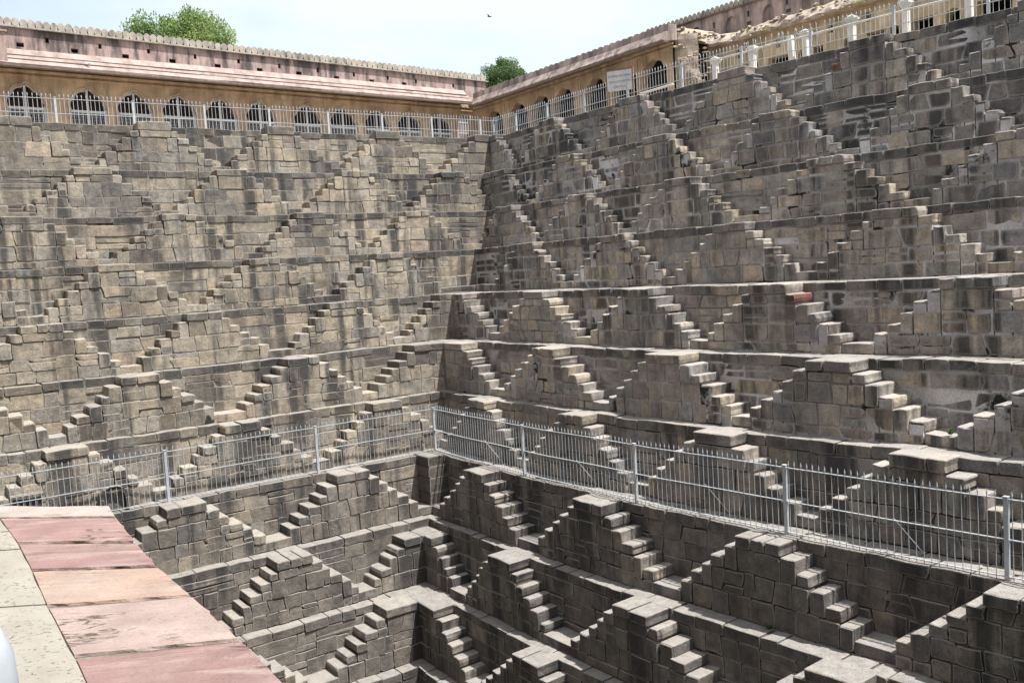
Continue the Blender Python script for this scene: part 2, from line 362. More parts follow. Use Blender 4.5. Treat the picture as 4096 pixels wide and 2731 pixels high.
def tier(side, k):
    F = frame(k, side); zt, zb = ZL[k], ZL[k + 1]; rise = (zt - zb) / 7; e = PROJ[side](k)
    gap, mdep = joint(side, k)
    sb = (DL if side == 'L' else DRR)[k]; sb -= (DL if side == 'L' else DRR)[k + 1]
    back = ((DL if side == 'L' else DRR)[k - 1] - (DL if side == 'L' else DRR)[k]) + .12 if k > 0 else 1.0
    spec = STAIRS[side][k]
    py = []
    cs = [s[1] - WID / 2 if isinstance(s, tuple) else s for s in spec]
    for i, s in enumerate(spec):
        pit = min([abs(cs[i] - c) for j, c in enumerate(cs) if j != i])
        tr = max(.225, min(.268, (pit - WID - .5) / 10))
        if isinstance(s, tuple): py.append(dict(a=-.05, b=s[1], tr=tr, top=s[2] if len(s) > 2 else 7, one=True))
        else: py.append(dict(a=s - WID / 2 + rr(-.03, .03), b=s + WID / 2 + rr(-.03, .03), tr=tr, top=7, one=False))
    for p in py:
        n = p['top'] - 2
        p['lo'] = p['a'] - (0 if p['one'] else n * p['tr']); p['hi'] = p['b'] + n * p['tr']
    def prof(l):
        h = 0
        for p in py:
            if l < p['lo'] - 1e-6 or l > p['hi'] + 1e-6: continue
            x = max(p['a'] - l, l - p['b'])
            h = max(h, p['top'] if x <= 0 else max(1, p['top'] - 1 - int(x / p['tr'] - 1e-6)))
        return h
    lmax = py[-1]['hi'] + .6
    # --- the retaining wall of this tier
    o0 = F(3, 0, zb)
    wall = thing('terrace_wall', f"{'tan and grey' if side == 'L' and k < 7 else 'dark grey'} stone terrace wall of the {SIDE[side]} side, "
                 + ('directly under the rim' if k == 0 else f'{ORD[k]} tier below the rim'), 'wall', o0, 'stepped terrace walls of the well')
    mb = MB(); l = -1.4 if side == 'R' else -.6
    while l < lmax:
        l2 = min(l + .8, lmax); mb.box(F, l, l2, -mdep, -(back + .5), zb - .3, zt - .035); l = l2
    mb.build('mortar_core', 'mortar', wall, MORT[side](k))
    # coping course along the ledge edge
    l = -.42 if side == 'R' else 0.0
    while l < lmax:
        ln = rr(.34, .8)
        if l + ln > lmax: break
        if in_view(F(l + ln / 2, 0, zt)):
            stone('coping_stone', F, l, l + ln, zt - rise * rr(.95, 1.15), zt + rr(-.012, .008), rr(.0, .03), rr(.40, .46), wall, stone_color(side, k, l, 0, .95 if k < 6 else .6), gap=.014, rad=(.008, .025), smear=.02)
        l += ln
    # flags of the walkway
    if k >= 4 or k == 0:
        l = -back - .1 if side == 'R' else -.2
        while l < lmax:
            ln = rr(.45, 1.0)
            if in_view(F(l + ln / 2, -.4, zt)):
                d1 = -.40; d2 = -(back)
                if back > .75 and rnd() < .45:
                    dm = rr(.5, .75) * (d1 + d2) / 1.15
                    cuts = [(dm, d1), (d2, dm)]
                else: cuts = [(d2, d1)]
                for (q0, q1) in cuts:
                    stone('paving_slab', F, l, l + ln, q0, q1, zt + rr(-.012, -.002), .06, wall, lerp3(stone_color(side, k, l, 0), (.28, .245, .21), .6), gap=.016, plan=True, rough=.014)
            l += ln
    # wall blocks left visible between the stairs
    bands = [(.95, 2.35), (2.35, 4.15), (4.15, 5.95)]
    if rnd() < .5: bands = [(.95, 2.7), (2.7, 4.4), (4.4, 5.95)]
    for (b0, b1) in bands:
        l = rr(-.05, .0); s1 = 0
        while l < lmax:
            s0 = s1; s1 = rr(-.045, .045) if rnd() < .55 else 0
            ln = (rr(.30, .72) if rnd() > .25 else rr(.75, 1.35)) if side == 'L' else (rr(.32, .74) if rnd() > .22 else rr(.8, 1.35))
            hh = min(prof(l + .03), prof(l + ln / 2), prof(l + ln - .03))
            if hh < b1 - .2 and in_view(F(l + ln / 2, 0, zb + b1 * rise)):
                zz0, zz1 = zb + b0 * rise, zb + b1 * rise
                parts = [(zz0, zz1)]
                if rnd() < .17: zm = zz0 + (zz1 - zz0) * rr(.35, .65); parts = [(zz0, zm), (zm, zz1)]
                for (q0, q1) in parts:
                    stone('stone', F, l, l + ln, q0 + rr(-.02, .02), q1 + rr(-.02, .02), rr(-.014, .014), .16, wall, stone_color(side, k, l, b0), sl=(s0, s1), gap=gap * rr(.7, 1.5), rad=((.008, .050) if side == 'R' and k < 6 else (.005, .024)), smear=.05 if side == 'R' and k < 6 else .018)
            l += ln
    # landings between neighbouring stairs, one step above the ledge
    ends = [(-.05, py[0]['lo'])] if not py[0]['one'] and py[0]['lo'] > .12 else []
    ends += [(py[i]['hi'], py[i + 1]['lo']) for i in range(len(py) - 1)]
    for (a, b) in ends:
        if b - a < .1: continue
        if not in_view(F((a + b) / 2, e, zb)): continue
        stone('landing_slab', F, a - .02, b + .02, zb, zb + rise, e + rr(-.03, .02), e + .05, wall, stone_color(side, k, a, 0), gap=.006, rad=(.01, .03), smear=.02)
    # --- the double staircases
    idx = 0
    for pi, p in enumerate(py):
        if not (in_view(F(p['b'], e, zt), .1) or in_view(F(p['a'], e, zt), .1) or in_view(F((p['a'] + p['b']) / 2, e, zb), .1) or in_view(F(p['lo'], e, zb), .06)): continue
        idx += 1
        where = 'tucked into the corner' if p['one'] else f'{ORD[pi]} from the corner'
        root = thing('double_staircase', f"stone double stair on the {SIDE[side]} wall, {'top' if k == 0 else ORD[k]} tier below the rim, {where}", 'staircase',
                     F((max(p['a'], 0) + p['b']) / 2, e / 2, zb), 'stone double staircases of the well')
        top, tr = p['top'], p['tr']
        lmin = .02
        fo = e + rr(-.045, .045)
        mb = MB()
        def colbox(a, b, h):
            a = max(a, -.1)
            if b - a > .02: mb.box(F, a, b, fo - mdep - .004, -.05, zb - .05, zb + h * rise - .06)
        colbox(p['a'] + .01, p['b'] - .01, top)
        steps = []
        jt = lambda i: 0 if i in (0, top - 2) else rr(-.045, .045)
        J1 = [jt(i) for i in range(top - 1)]; J2 = [jt(i) for i in range(top - 1)]
        for i in range(top - 2):
            h = top - 1 - i
            steps.append((p['b'] + i * tr + J1[i], p['b'] + (i + 1) * tr + J1[i + 1], h, 1))
            if not p['one']: steps.append((p['a'] - (i + 1) * tr - J2[i + 1], p['a'] - i * tr - J2[i], h, -1))
        for (a, b, h, sg) in steps: colbox(a + .012, b - .012, h)
        mb.build('mortar_core', 'mortar', root, MORT[side](k))
        # platform on top
        npl = random.choice([1, 2, 2, 3]); cuts = [0] + sorted(rr(.3, .7) if npl == 2 else (.33 + .34 * j + rr(-.06, .06)) for j in range(npl - 1)) + [1]
        pa = max(p['a'], lmin)
        for j in range(npl):
            a = pa + (p['b'] - pa) * cuts[j]; b = pa + (p['b'] - pa) * cuts[j + 1]
            hz = zt if top == 7 else zb + top * rise
            stone('platform_slab', F, a - (.025 if j == 0 and not p['one'] else 0), b + (.025 if j == npl - 1 else 0), zb + (top - 1) * rise, hz + rr(-.006, .012) + ((.02 if side == 'R' else .06) if k == 0 else 0), fo + rr(.015, .035), e + .08,
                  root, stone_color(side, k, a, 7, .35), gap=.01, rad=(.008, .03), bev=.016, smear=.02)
        # treads
        even = pi % 2 == 0 if rnd() < .8 else rnd() < .5
        heights = {}
        for (a, b, h, sg) in steps:
            if b < lmin + .08: continue
            a = max(a, lmin)
            thick = 1.0
            tall = (h % 2 == 0) == even
            if tall and h > 1 and rnd() < .8: thick = 2.0
            heights[(a, b)] = h - thick
            ex = .02
            stone('tread', F, a - (ex if sg < 0 else 0), b + (ex if sg > 0 else 0), zb + (h - thick) * rise + .004, zb + h * rise + rr(-.022, .008), fo + rr(-.035, .035), e + .05, root,
                  stone_color(side, k, a, h, red=True), gap=.010, rad=(.006, .035), bev=rr(.008, .028), rough=.014, smear=.015)
        # face blocks, course by course
        edges = [0, 2, 4, 6] if even else [0, 1, 3, 5, 6]
        if top == 6: edges = [0, 2, 4, 5] if even else [0, 1, 3, 5]
        if edges[1] == 1: edges = [0, 1.0] + edges[2:] if rnd() < .4 else [0, 1.5, 3] + edges[3:]
        for b0, b1 in zip(edges[:-1], edges[1:]):
            spans = [(pa, p['b'])] + [(max(a, lmin), b) for (a, b, h, sg) in steps if heights.get((max(a, lmin), b), -1) >= b1 - .01 and b > lmin + .08]
            lo = min(s[0] for s in spans); hi = max(s[1] for s in spans)
            n = max(1, round((hi - lo) / (rr(.36, .64) if k < 5 else rr(.33, .48))))
            xs = [lo + (hi - lo) * j / n + (rr(-.09, .09) if 0 < j < n else 0) for j in range(n + 1)]
            SL = [0] + [rr(-.045, .045) if rnd() < .55 else 0 for _ in range(n - 1)] + [0]
            for j in range(n):
                zz0, zz1 = zb + b0 * rise, zb + b1 * rise; parts = [(zz0, zz1)]
                if rnd() < .13 and b1 - b0 > 1.2: zm = zz0 + (zz1 - zz0) * rr(.35, .65); parts = [(zz0, zm), (zm, zz1)]
                for (q0, q1) in parts:
                    stone('stone', F, xs[j], xs[j + 1], q0 + (rr(-.012, .012) if q0 > zb + .01 else 0), q1 + rr(-.016, .012), fo + rr(-.014, .014), .2, root, stone_color(side, k, xs[j], b0), sl=(SL[j], SL[j + 1]), gap=gap * rr(.7, 1.5), rad=((.008, .050) if side == 'R' and k < 6 else (.005, .026)), smear=.05 if side == 'R' and k < 6 else .018)
            # leftover one-step fills under single treads
            for (a, b, h, sg) in steps:
                a2 = max(a, lmin)
                if b < lmin + .08: continue
                hb = heights[(a2, b)]
                if b0 < hb - .01 < b1 - .02:
                    stone('stone', F, a2, b, zb + b0 * rise, zb + hb * rise, fo + rr(-.012, .01), .2, root, stone_color(side, k, a2, b0), gap=gap * .8)
for k in range(11):
    for side in 'LR': tier(side, k)

# corner pier between the seventh and eighth ledges
F7 = frame(7, 'L'); e7 = PROJ['L'](7)
cp = thing('corner_pier', 'dark square stone pier standing in the corner just below the railing', 'pier', F7(.3, .3, ZL[8]))
zs = [ZL[8] + .2, ZL[8] + .55, ZL[8] + .95, ZL[8] + 1.25, ZL[7] + .02]
for a, b in zip(zs[:-1], zs[1:]):
    stone('stone', F7, -.1, .62, a, b, .66, .8, cp, lerp3(stone_color('L', 8, .5, 0), (.06, .06, .06), .6), gap=.012)
# bottom of the well
FW = frame(11, 'L', False)
wb = MB(); wb.add([(-30, 0, -11.9), (30, 0, -11.9), (30, 40, -11.9), (-30, 40, -11.9)], [(0, 1, 2, 3)])
w = wb.build('water', 'water'); w['kind'] = 'structure'

# ------------------------------------------------------------------ terrace ground above the rim
FL0, FR0 = frame(0, 'L', False), frame(0, 'R', True)
FR0s = frame(0, 'R', False)
z0 = ZL[0]
g = MB()
# left terrace, right terrace and the land behind them, one sheet
pl = [FL0(l, -.9, z0 - .03) for l in (40, 30, 20, 10, 0)] ; pr = [FR0(l, -.9, z0 - .03) for l in (4, 8, 12, 16, 20, 30, 40)]
inner = [frame(0, 'L', False)(60, -.9, z0 - .03)] + pl[:-1] + [(CORN[0] + nL * .9 + nR * .9).to_tuple()[:2] + (z0 - .03,)] + pr + [FR0s(60, -.9, z0 - .03)]
outer = []
for p in inner:
    v = Vector(p) - Vector((CORN[0].x, CORN[0].y, 0)) * .5; d = Vector((v.x, v.y, 0)).normalized(); outer.append((v.x + d.x * 1800, v.y + d.y * 1800, z0 - .03))
n = len(inner)
g.add(inner + outer, [(i, i + 1, n + i + 1, n + i) for i in range(n - 1)])
go = g.build('ground', 'ground'); go['kind'] = 'structure'

# ------------------------------------------------------------------ railings
def picket_mesh(h, r=.008, tip=.10, up=None):
    mb = MB(); n = 6
    prof = [(0, r), (h - tip, r), (h - tip + .012, r * 1.1), (h - tip * .62, r * 2.0), (h - tip * .35, r * 1.3), (h, .001)]
    vs = []
    for z, q in prof:
        for i in range(n): vs.append((q * math.cos(2 * math.pi * i / n), q * math.sin(2 * math.pi * i / n), z))
    fs = [(a * n + i, a * n + (i + 1) % n, (a + 1) * n + (i + 1) % n, (a + 1) * n + i) for a in range(len(prof) - 1) for i in range(n)] + [tuple(range(n))[::-1]]
    me = bpy.data.meshes.new('picket'); me.from_pydata(vs, [], fs); me.materials.append(M['galv']); return me
def railing(name, label, F, l0, l1, o, z, h, posts, group, zfun=lambda l: 0, step=.118, bent=None, mesh=None, pr=.03):
    root = thing(name, label, 'railing', F(l0, o, z), group)
    ls = [l0 + (l1 - l0) * i / 12 for i in range(13)]
    for hz, wv in ((h - .13, .035), (h * .45, .035), (.045, .04)):
        mb = MB()
        for a, b in zip(ls[:-1], ls[1:]):
            mb.flat(F(a, o, z + zfun(a) + hz), F(b, o, z + zfun(b) + hz), wv, .012)
        mb.build('rail', 'galv', root)
    l = l0 + step / 2; i = 0
    while l < l1:
        if min([abs(l - p) for p in posts] + [9]) > .05 and in_view(F(l, o, z + h / 2), .1):
            q = inst(mesh, 'picket', F(l, o, z + zfun(l)), root)
            a = rr(-.006, .006); b = rr(-.006, .006)
            if bent and bent[0] < l < bent[1]: a += rr(-.16, .10); b += rr(-.12, .12)
            q.rotation_euler = (a, b, rr(0, 3))
        l += step
    for p in posts:
        if not in_view(F(p, o, z + h / 2), .1): continue
        mb = MB(); mb.box(F, p - pr, p + pr, o - pr, o + pr, z + zfun(p), z + zfun(p) + h - .10); mb.box(F, p - pr - .008, p + pr + .008, o - pr - .008, o + pr + .008, z + zfun(p) + h - .10, z + zfun(p) + h - .085)
        mb.build('post', 'galv', root)
    return root
PK7 = picket_mesh(1.32, .0065, .115); PK0 = picket_mesh(1.02, .0075, .11)
F7R, F7L = frame(7, 'R'), frame(7, 'L')
r1 = railing('ledge_railing', 'long grey spiked metal railing on the middle ledge of the right wall', F7R, -.1, 21, -.07, ZL[7], 1.32, [-.07, 4.35, 8.2, 11.8, 15.45, 19.3], 'railings on the middle ledge', mesh=PK7)
r2 = railing('ledge_railing', 'grey spiked metal railing on the middle ledge of the left wall', F7L, .0, 11.9, -.07, ZL[7], 1.32, [3.45, 7.2, 11.6], 'railings on the middle ledge', mesh=PK7)
for rt, F, l in ((r1, F7R, 2.55), (r1, F7R, 6.3), (r1, F7R, 10.0), (r1, F7R, 13.75), (r1, F7R, 17.3), (r2, F7L, 1.8), (r2, F7L, 5.3), (r2, F7L, 9.1)):
    mb = MB(); mb.flat(F(l, -.10, ZL[7] + .62), F(l + .30, -.46, ZL[7] + .0), .035, .012); mb.build('brace', 'rust' if F is F7L else 'galv', rt)
FR1 = frame(0, 'R', True)
railing('rim_railing', 'pale grey spiked railing along the rim above the left wall', FL0, -1.1, 18, -1.05, z0, 1.0, [18 - .1, 16.35, 14.31, 12.18, 10.05, 7.95, 5.88, 3.84, 1.82, -.3], 'railings on the rim', mesh=PK0)
railing('rim_railing', 'grey spiked railing along the rim above the right wall, some pickets bent', FR1, -1.1, 20, -1.0, z0, 1.0, [-1.05, .4, 2.4, 4.45, 6.55, 8.85, 11.0, 13.15, 15.35, 17.5], 'railings on the rim', mesh=PK0, bent=(11.3, 13.6))


# ------------------------------------------------------------------ arcades above the rim
def fill2d(outer, holes):
    """triangulated polygon with holes -> verts2d, faces"""
    bm = bmesh.new(); ed = []
    for loop in [outer] + holes:
        vs = [bm.verts.new((p[0], p[1], 0)) for p in loop]
        ed += [bm.edges.new((vs[i], vs[(i + 1) % len(vs)])) for i in range(len(vs))]
    bmesh.ops.triangle_fill(bm, use_beauty=True, use_dissolve=False, edges=ed, normal=(0, 0, 1))
    bm.verts.index_update()
    V = [(v.co.x, v.co.y) for v in bm.verts]; Fc = [tuple(v.index for v in f.verts) for f in bm.faces]; bm.free()
    return V, Fc
def panel(F, o, outer, holes, depth, name, mat, parent, caps=False, capmat=None, rim=0.0):
    mb = MB(); V, Fc = fill2d(outer, holes)
    mb.add([F(a, o, b) for a, b in V], Fc)
    for h in holes:
        n = len(h); mb.add([F(a, o, b) for a, b in h] + [F(a, o - depth, b) for a, b in h], [(i, (i + 1) % n, n + (i + 1) % n, n + i) for i in range(n)])
        if caps: mb.add([F(a, o - depth, b) for a, b in h], [tuple(range(n))])
    if rim:
        n = len(outer); mb.add([F(a, o, b) for a, b in outer] + [F(a, o - rim, b) for a, b in outer], [(i, n + i, n + (i + 1) % n, (i + 1) % n) for i in range(n)])
    return mb.build(name, mat, parent)
def cusped(lc, hw, zs, H, zb, lobes=9, amp=.085, n=6, sh=0.0):
    pts = []
    tot = lobes * n
    for i in range(tot + 1):
        th = math.pi * i / tot
        r = 1 - amp * (1 - abs(math.sin(lobes * th / 1.0 / 1.0 * .5 * 2 / 2)))
        x = math.cos(th); y = math.sin(th)
        y = y * (1 + .16 * (1 - abs(x)) ** 2)          # a slight point at the crown
        pts.append((lc + hw * x * r, zs + H / 1.16 * y * r + sh))
    return [(lc - hw, zb)] + [(lc + hw, zb)] + pts[0:-1] + [pts[-1]]
def dedupe(p):
    o = []
    for q in p:
        if not o or (abs(q[0] - o[-1][0]) + abs(q[1] - o[-1][1])) > 1e-4: o.append(q)
    if abs(o[0][0] - o[-1][0]) + abs(o[0][1] - o[-1][1]) < 1e-4: o.pop()
    return o
def shear(F, s, l0=0.0):
    return lambda l, o, z: F(l, o, z + s * (l - l0))
def merlon_mesh(t, n, w=.35, h=.36, th=.15):
    half = [(.10, 0), (.15, .3 * h), (.172, .52 * h), (.155, .74 * h), (.09, .92 * h), (0, h)]
    out = [(-x * w / .35, z) for x, z in half] + [(x * w / .35, z) for x, z in half[-2::-1]]
    m = len(out); vs = []
    for o in (-th / 2, th / 2):
        for x, z in out: p = t * x + n * o; vs.append((p.x, p.y, z))
    me = bpy.data.meshes.new('merlon'); me.from_pydata(vs, [], [tuple(range(m)), tuple(range(m, 2 * m))[::-1]] + [(i, m + i, m + (i + 1) % m, (i + 1) % m) for i in range(m)])
    me.materials.append(M['cap']); return me
def rect(a, b, c, d): return [(a, c), (b, c), (b, d), (a, d)]
Zr = z0
# ---- left arcade
DLb = 5.5
FA = frame(0, 'L', False)
FAs = shear(lambda l, o, z: FA(l, o - DLb, z), .018)
arcL = thing('arcade_building', 'pink and ochre arcade with eleven grilled cusped arches above the left wall', 'building', FA(6, -DLb, Zr))
apex = [18.9, 17.4, 15.9, 14.41, 12.53, 11.03, 9.53, 8.03, 6.53, 4.67, 3.17, 1.68, .21, -1.28]
bounds = [19.7] + [(a + b) / 2 for a, b in zip(apex[:-1], apex[1:])] + [-2.02]
HWL, APZ = .60, 1.93
gates = []
for i, lc in enumerate(apex):
    b1, b0 = bounds[i], bounds[i + 1]
    hole = dedupe(cusped(lc, HWL, Zr + APZ - .72, .72, Zr - .02))
    panel(FAs, 0, rect(b0, b1, Zr - .05, Zr + 2.75), [hole], .38, 'arch_bay', 'ochre', arcL)
    # raised outline of the arch
    mo = dedupe(cusped(lc, HWL + .07, Zr + APZ - .72, .80, Zr)); mi = dedupe(cusped(lc, HWL + .005, Zr + APZ - .72, .725, Zr))
    mb = MB(); n = min(len(mo), len(mi))
    for j in range(n - 1):
        if j < 1: continue
        a, b, c, d = mo[j], mo[j + 1], mi[j + 1], mi[j]
        P = [FAs(p[0], .035, p[1]) for p in (a, b, c, d)]; Q = [FAs(p[0], -.01, p[1]) for p in (a, b, c, d)]
        mb.add(P + Q, [(0, 1, 2, 3), (0, 4, 5, 1), (3, 2, 6, 7)])
    mb.build('arch_moulding', 'ochre', arcL)
    # metal gate
    gt = MB(); og = -.12
    gt.box(FAs, lc - .035, lc + .035, og - .03, og + .03, Zr, Zr + APZ - .06)
    for sx in (-1, 1): gt.box(FAs, lc + sx * (HWL - .04) - .04, lc + sx * (HWL - .04) + .04, og - .031, og + .031, Zr, Zr + 1.22)
    gt.box(FAs, lc - HWL + .08, lc - .036, og - .029, og + .029, Zr + 1.10, Zr + 1.18)
    gt.box(FAs, lc + .036, lc + HWL - .08, og - .029, og + .029, Zr + 1.10, Zr + 1.18)
    gt.box(FAs, lc - HWL + .08, lc - .036, og - .029, og + .029, Zr + .05, Zr + .12)
    gt.box(FAs, lc + .036, lc + HWL - .08, og - .029, og + .029, Zr + .05, Zr + .12)
    ha = dedupe(cusped(lc, HWL, Zr + APZ - .72, .72, Zr))[2:]; hb = dedupe(cusped(lc, HWL - .045, Zr + APZ - .72, .675, Zr))[2:]
    for j in range(min(len(ha), len(hb)) - 1):
        P = [FAs(p[0], og, p[1]) for p in (ha[j], ha[j + 1], hb[j + 1], hb[j])]; gt.add(P, [(0, 1, 2, 3)])
    go_ = gt.build('gate', 'gate', arcL)
    bars = MB(); x = lc - HWL + .1
    while x < lc + HWL - .05:
        if abs(x - lc) > .04: bars.box(FAs, x - .006, x + .006, og - .006, og + .006, Zr + .12, Zr + 1.10)
        x += .055
    x = Zr + .2
    while x < Zr + 1.1: bars.box(FAs, lc - HWL + .08, lc + HWL - .08, og - .004, og + .004, x - .004, x + .004); x += .11
    bars.build('gate_bars', 'bars', go_)
# corner bay with a lattice door
panel(FAs, 0, rect(-3.2, -2.02, Zr - .05, Zr + 2.75), [rect(-2.75, -2.15, Zr, Zr + 1.95)], .2, 'arch_bay', 'ochre', arcL)
d = MB(); d.box(FAs, -2.75, -2.15, -.16, -.1, Zr, Zr + 1.95); dd = d.build('door', 'wood', arcL)
d = MB()
for zz in (.3, .75, 1.2, 1.65): d.box(FAs, -2.72, -2.18, -.1, -.07, Zr + zz - .02, Zr + zz + .02)
for ll in (-2.7, -2.57, -2.45, -2.33, -2.2): d.box(FAs, ll - .015, ll + .015, -.098, -.072, Zr + .02, Zr + 1.93)
d.build('door_lattice', 'gate', dd)
# room behind
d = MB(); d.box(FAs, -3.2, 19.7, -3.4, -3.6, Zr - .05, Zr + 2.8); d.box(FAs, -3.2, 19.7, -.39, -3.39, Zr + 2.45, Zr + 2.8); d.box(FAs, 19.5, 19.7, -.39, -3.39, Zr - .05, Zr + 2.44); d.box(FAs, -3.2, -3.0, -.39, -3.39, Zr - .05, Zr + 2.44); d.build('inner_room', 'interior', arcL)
d = MB(); d.box(FAs, -3.2, 19.7, -.39, -3.39, Zr - .06, Zr + .01); d.build('veranda_floor', 'paving', arcL)
# lower moulding, eave, band
d = MB(); d.box(FAs, -3.0, 19.7, .06, -.05, Zr + 2.12, Zr + 2.18); d.box(FAs, -2.95, 19.7, .10, -.05, Zr + 2.26, Zr + 2.33); d.build('cornice', 'ochre', arcL)
def eave(F, l0, l1, pts, name, mat, parent, seg=1.2):
    mb = MB(); n = len(pts); l = l0; rows = []
    while True:
        rows.append([F(l + rr(0, 0), o + rr(-.012, .012), z + rr(-.01, .01)) for o, z in pts])
        if l >= l1: break
        l = min(l + seg, l1)
    vs = [p for r in rows for p in r]
    fs = [(a * n + i, a * n + (i + 1) % n, (a + 1) * n + (i + 1) % n, (a + 1) * n + i) for a in range(len(rows) - 1) for i in range(n)]
    fs += [tuple(range(n))[::-1], tuple(range((len(rows) - 1) * n, len(rows) * n))]
    mb.add(vs, fs); return mb.build(name, mat, parent)
ev = eave(FAs, -2.35, 19.7, [(-.02, Zr + 2.40), (.86, Zr + 2.30), (.88, Zr + 2.36), (.76, Zr + 2.50), (.70, Zr + 2.50), (.60, Zr + 2.66), (.53, Zr + 2.66), (.30, Zr + 2.93), (-.02, Zr + 2.96)], 'eave', 'pink_eave', arcL)
d = MB(); d.box(FAs, -2.3, 19.7, .885, .70, Zr + 2.255, Zr + 2.31); d.build('eave_lip', 'dark_edge', ev)
for oo, zz in ((.775, 2.505), (.615, 2.665)):
    d = MB(); d.box(FAs, -2.3, 19.7, oo, oo - .12, Zr + zz, Zr + zz + .022); d.build('eave_moulding', 'dark_edge', ev)
# upper wall with putlog holes
FAu = shear(lambda l, o, z: FA(l, o - DLb, z), .030)
slots = [(13.6, 3.62), (11.98, 3.57), (10.4, 3.54), (8.8, 3.48), (7.22, 3.44), (5.66, 3.38), (4.11, 3.34), (2.58, 3.29), (1.08, 3.26), (-.23, 3.20), (-2.04, 3.13)]
squares = [(14.41, 3.41), (12.79, 3.35), (11.18, 3.30), (9.61, 3.26), (8.01, 3.21), (6.44, 3.18), (4.9, 3.16), (3.34, 3.10), (1.81, 3.07), (.33, 3.05)]
holes = [(l, z - .030 * l, .05, .085) for l, z in slots] + [(l, z - .030 * l, .11, .07) for l, z in squares]
holes += [(15.3, 3.15, .05, .085), (16.1, 2.97, .11, .07)]
holes.sort(); cuts = [-3.75] + [(a[0] + b[0]) / 2 for a, b in zip(holes[:-1], holes[1:])] + [19.7]
for h, a, b in zip(holes, cuts[:-1], cuts[1:]):
    panel(FAu, -.02, rect(a, b, Zr + 2.55, Zr + 3.50), [rect(h[0] - h[2], h[0] + h[2], Zr + h[1] - h[3], Zr + h[1] + h[3])], .35, 'parapet_panel', 'pink', arcL, caps=True)
d = MB(); d.box(FAu, -3.75, 19.7, -.021, -.5, Zr + 3.3, Zr + 3.5); d.box(FAu, -3.75, -3.7, -.02, -2.0, Zr + 2.3, Zr + 3.5); d.build('parapet_top', 'pink', arcL)
d = MB(); d.box(FAu, -3.8, 19.7, .08, -.45, Zr + 3.5, Zr + 3.545); d.build('parapet_cornice', 'cap', arcL)
mm = merlon_mesh(tL, nL, .225, .29, .16)
l = -3.6
while l < 17:
    if in_view(FAu(l, -.15, Zr + 3.7)): o = inst(mm, 'merlon', FAu(l + rr(-.01, .01), -.14, Zr + 3.545), arcL); o.scale = (1, 1, rr(.93, 1.05))
    l += .226
d = MB(); d.box(FAu, 14.93, 15.6, .85, -.3, Zr + 2.20, Zr + 3.12); d.box(FAu, 14.88, 15.65, .9, -.3, Zr + 3.12, Zr + 3.17); d.build('turret_base', 'pink', arcL)
# ---- right arcade
DRb = 3.304
FB = frame(0, 'R', False)
FBs = shear(lambda l, o, z: FB(l, o - DRb, z), .022, -4)
arcR = thing('arcade_building', 'ochre arcade with seven open cusped arches above the right wall', 'building', FB(0, -DRb, Zr))
apR = [-3.94, -2.32, -.85, .49, 2.25, 3.76, 5.15]
bR = [-5.4] + [(a + b) / 2 for a, b in zip(apR[:-1], apR[1:])] + [6.05]
for i, lc in enumerate(apR):
    hw = .63
    hole = dedupe(cusped(lc, hw, Zr + 1.91 - .66, .66, Zr - .02))
    panel(FBs, 0, rect(bR[i], bR[i + 1], Zr - .05, Zr + 2.5), [hole], .34, 'arch_bay', 'ochre', arcR)
    for dx in (bR[i] + .06, bR[i + 1] - .06):
        mb = MB(); mb.box(FBs, dx - .03, dx + .03, .03, -.02, Zr, Zr + 2.02); mb.build('pilaster', 'ochre', arcR)
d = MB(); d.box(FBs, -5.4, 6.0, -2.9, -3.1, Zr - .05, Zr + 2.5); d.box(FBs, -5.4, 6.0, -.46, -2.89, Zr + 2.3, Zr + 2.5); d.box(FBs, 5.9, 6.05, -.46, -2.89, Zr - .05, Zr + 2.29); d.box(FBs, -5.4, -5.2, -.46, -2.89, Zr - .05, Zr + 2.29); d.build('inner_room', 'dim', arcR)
d = MB(); d.box(FBs, -5.3, 6.05, .05, -.05, Zr + 2.04, Zr + 2.10); d.box(FBs, -5.3, 6.05, .09, -.05, Zr + 2.17, Zr + 2.23); d.build('cornice', 'ochre', arcR)
ev = eave(FBs, -4.75, 6.25, [(-.02, Zr + 2.26), (.68, Zr + 2.16), (.70, Zr + 2.21), (.62, Zr + 2.33), (.56, Zr + 2.33), (.46, Zr + 2.50), (.42, Zr + 2.50), (.40, Zr + 2.74), (-.02, Zr + 2.76)], 'eave', 'greypink', arcR)
d = MB(); d.box(FBs, -4.7, 6.3, .705, .5, Zr + 2.115, Zr + 2.17); d.build('eave_lip', 'dark_edge', ev)
mr = merlon_mesh(tR, nR, .22, .16, .16)
l = -4.3
while l < 6.0:
    o = inst(mr, 'merlon', FBs(l, .22, Zr + 2.75), arcR); o.scale = (1, 1, .36 * rr(.8, 1.1)); l += .3

# ---- ruined wing on the right
DRu = DRb + 1.5
FC = lambda l, o, z: FB(l, o - DRu, z)
ruin = thing('ruined_wing', 'ruined tan wing with a broken rubble roof edge beside the right arcade', 'building', FB(12, -DRu, Zr))
ops = [(7.59, 7.97, .8, 1.46), (8.75, 9.5, .8, 1.46), (10.37, 10.75, .8, 1.46), (12.2, 12.8, .8, 1.46), (13.57, 14.2, .8, 1.50), (15.4, 16.3, .8, 1.54), (17.5, 18.3, .8, 1.54)]
wins = [(7.50, 7.68, 1.72, 1.98), (9.05, 9.22, 1.72, 1.98), (10.95, 11.1, 1.75, 2.0), (12.17, 12.36, 1.78, 2.04), (14.5, 14.68, 1.8, 2.06), (16.8, 17.0, 1.8, 2.06)]
arcs = [(8.2, .16), (10.0, .14), (11.6, .16), (13.05, .16), (14.75, .2)]
hl = []
for a, b, c, dz in ops: hl.append(rect(a, b, Zr + c, Zr + dz))
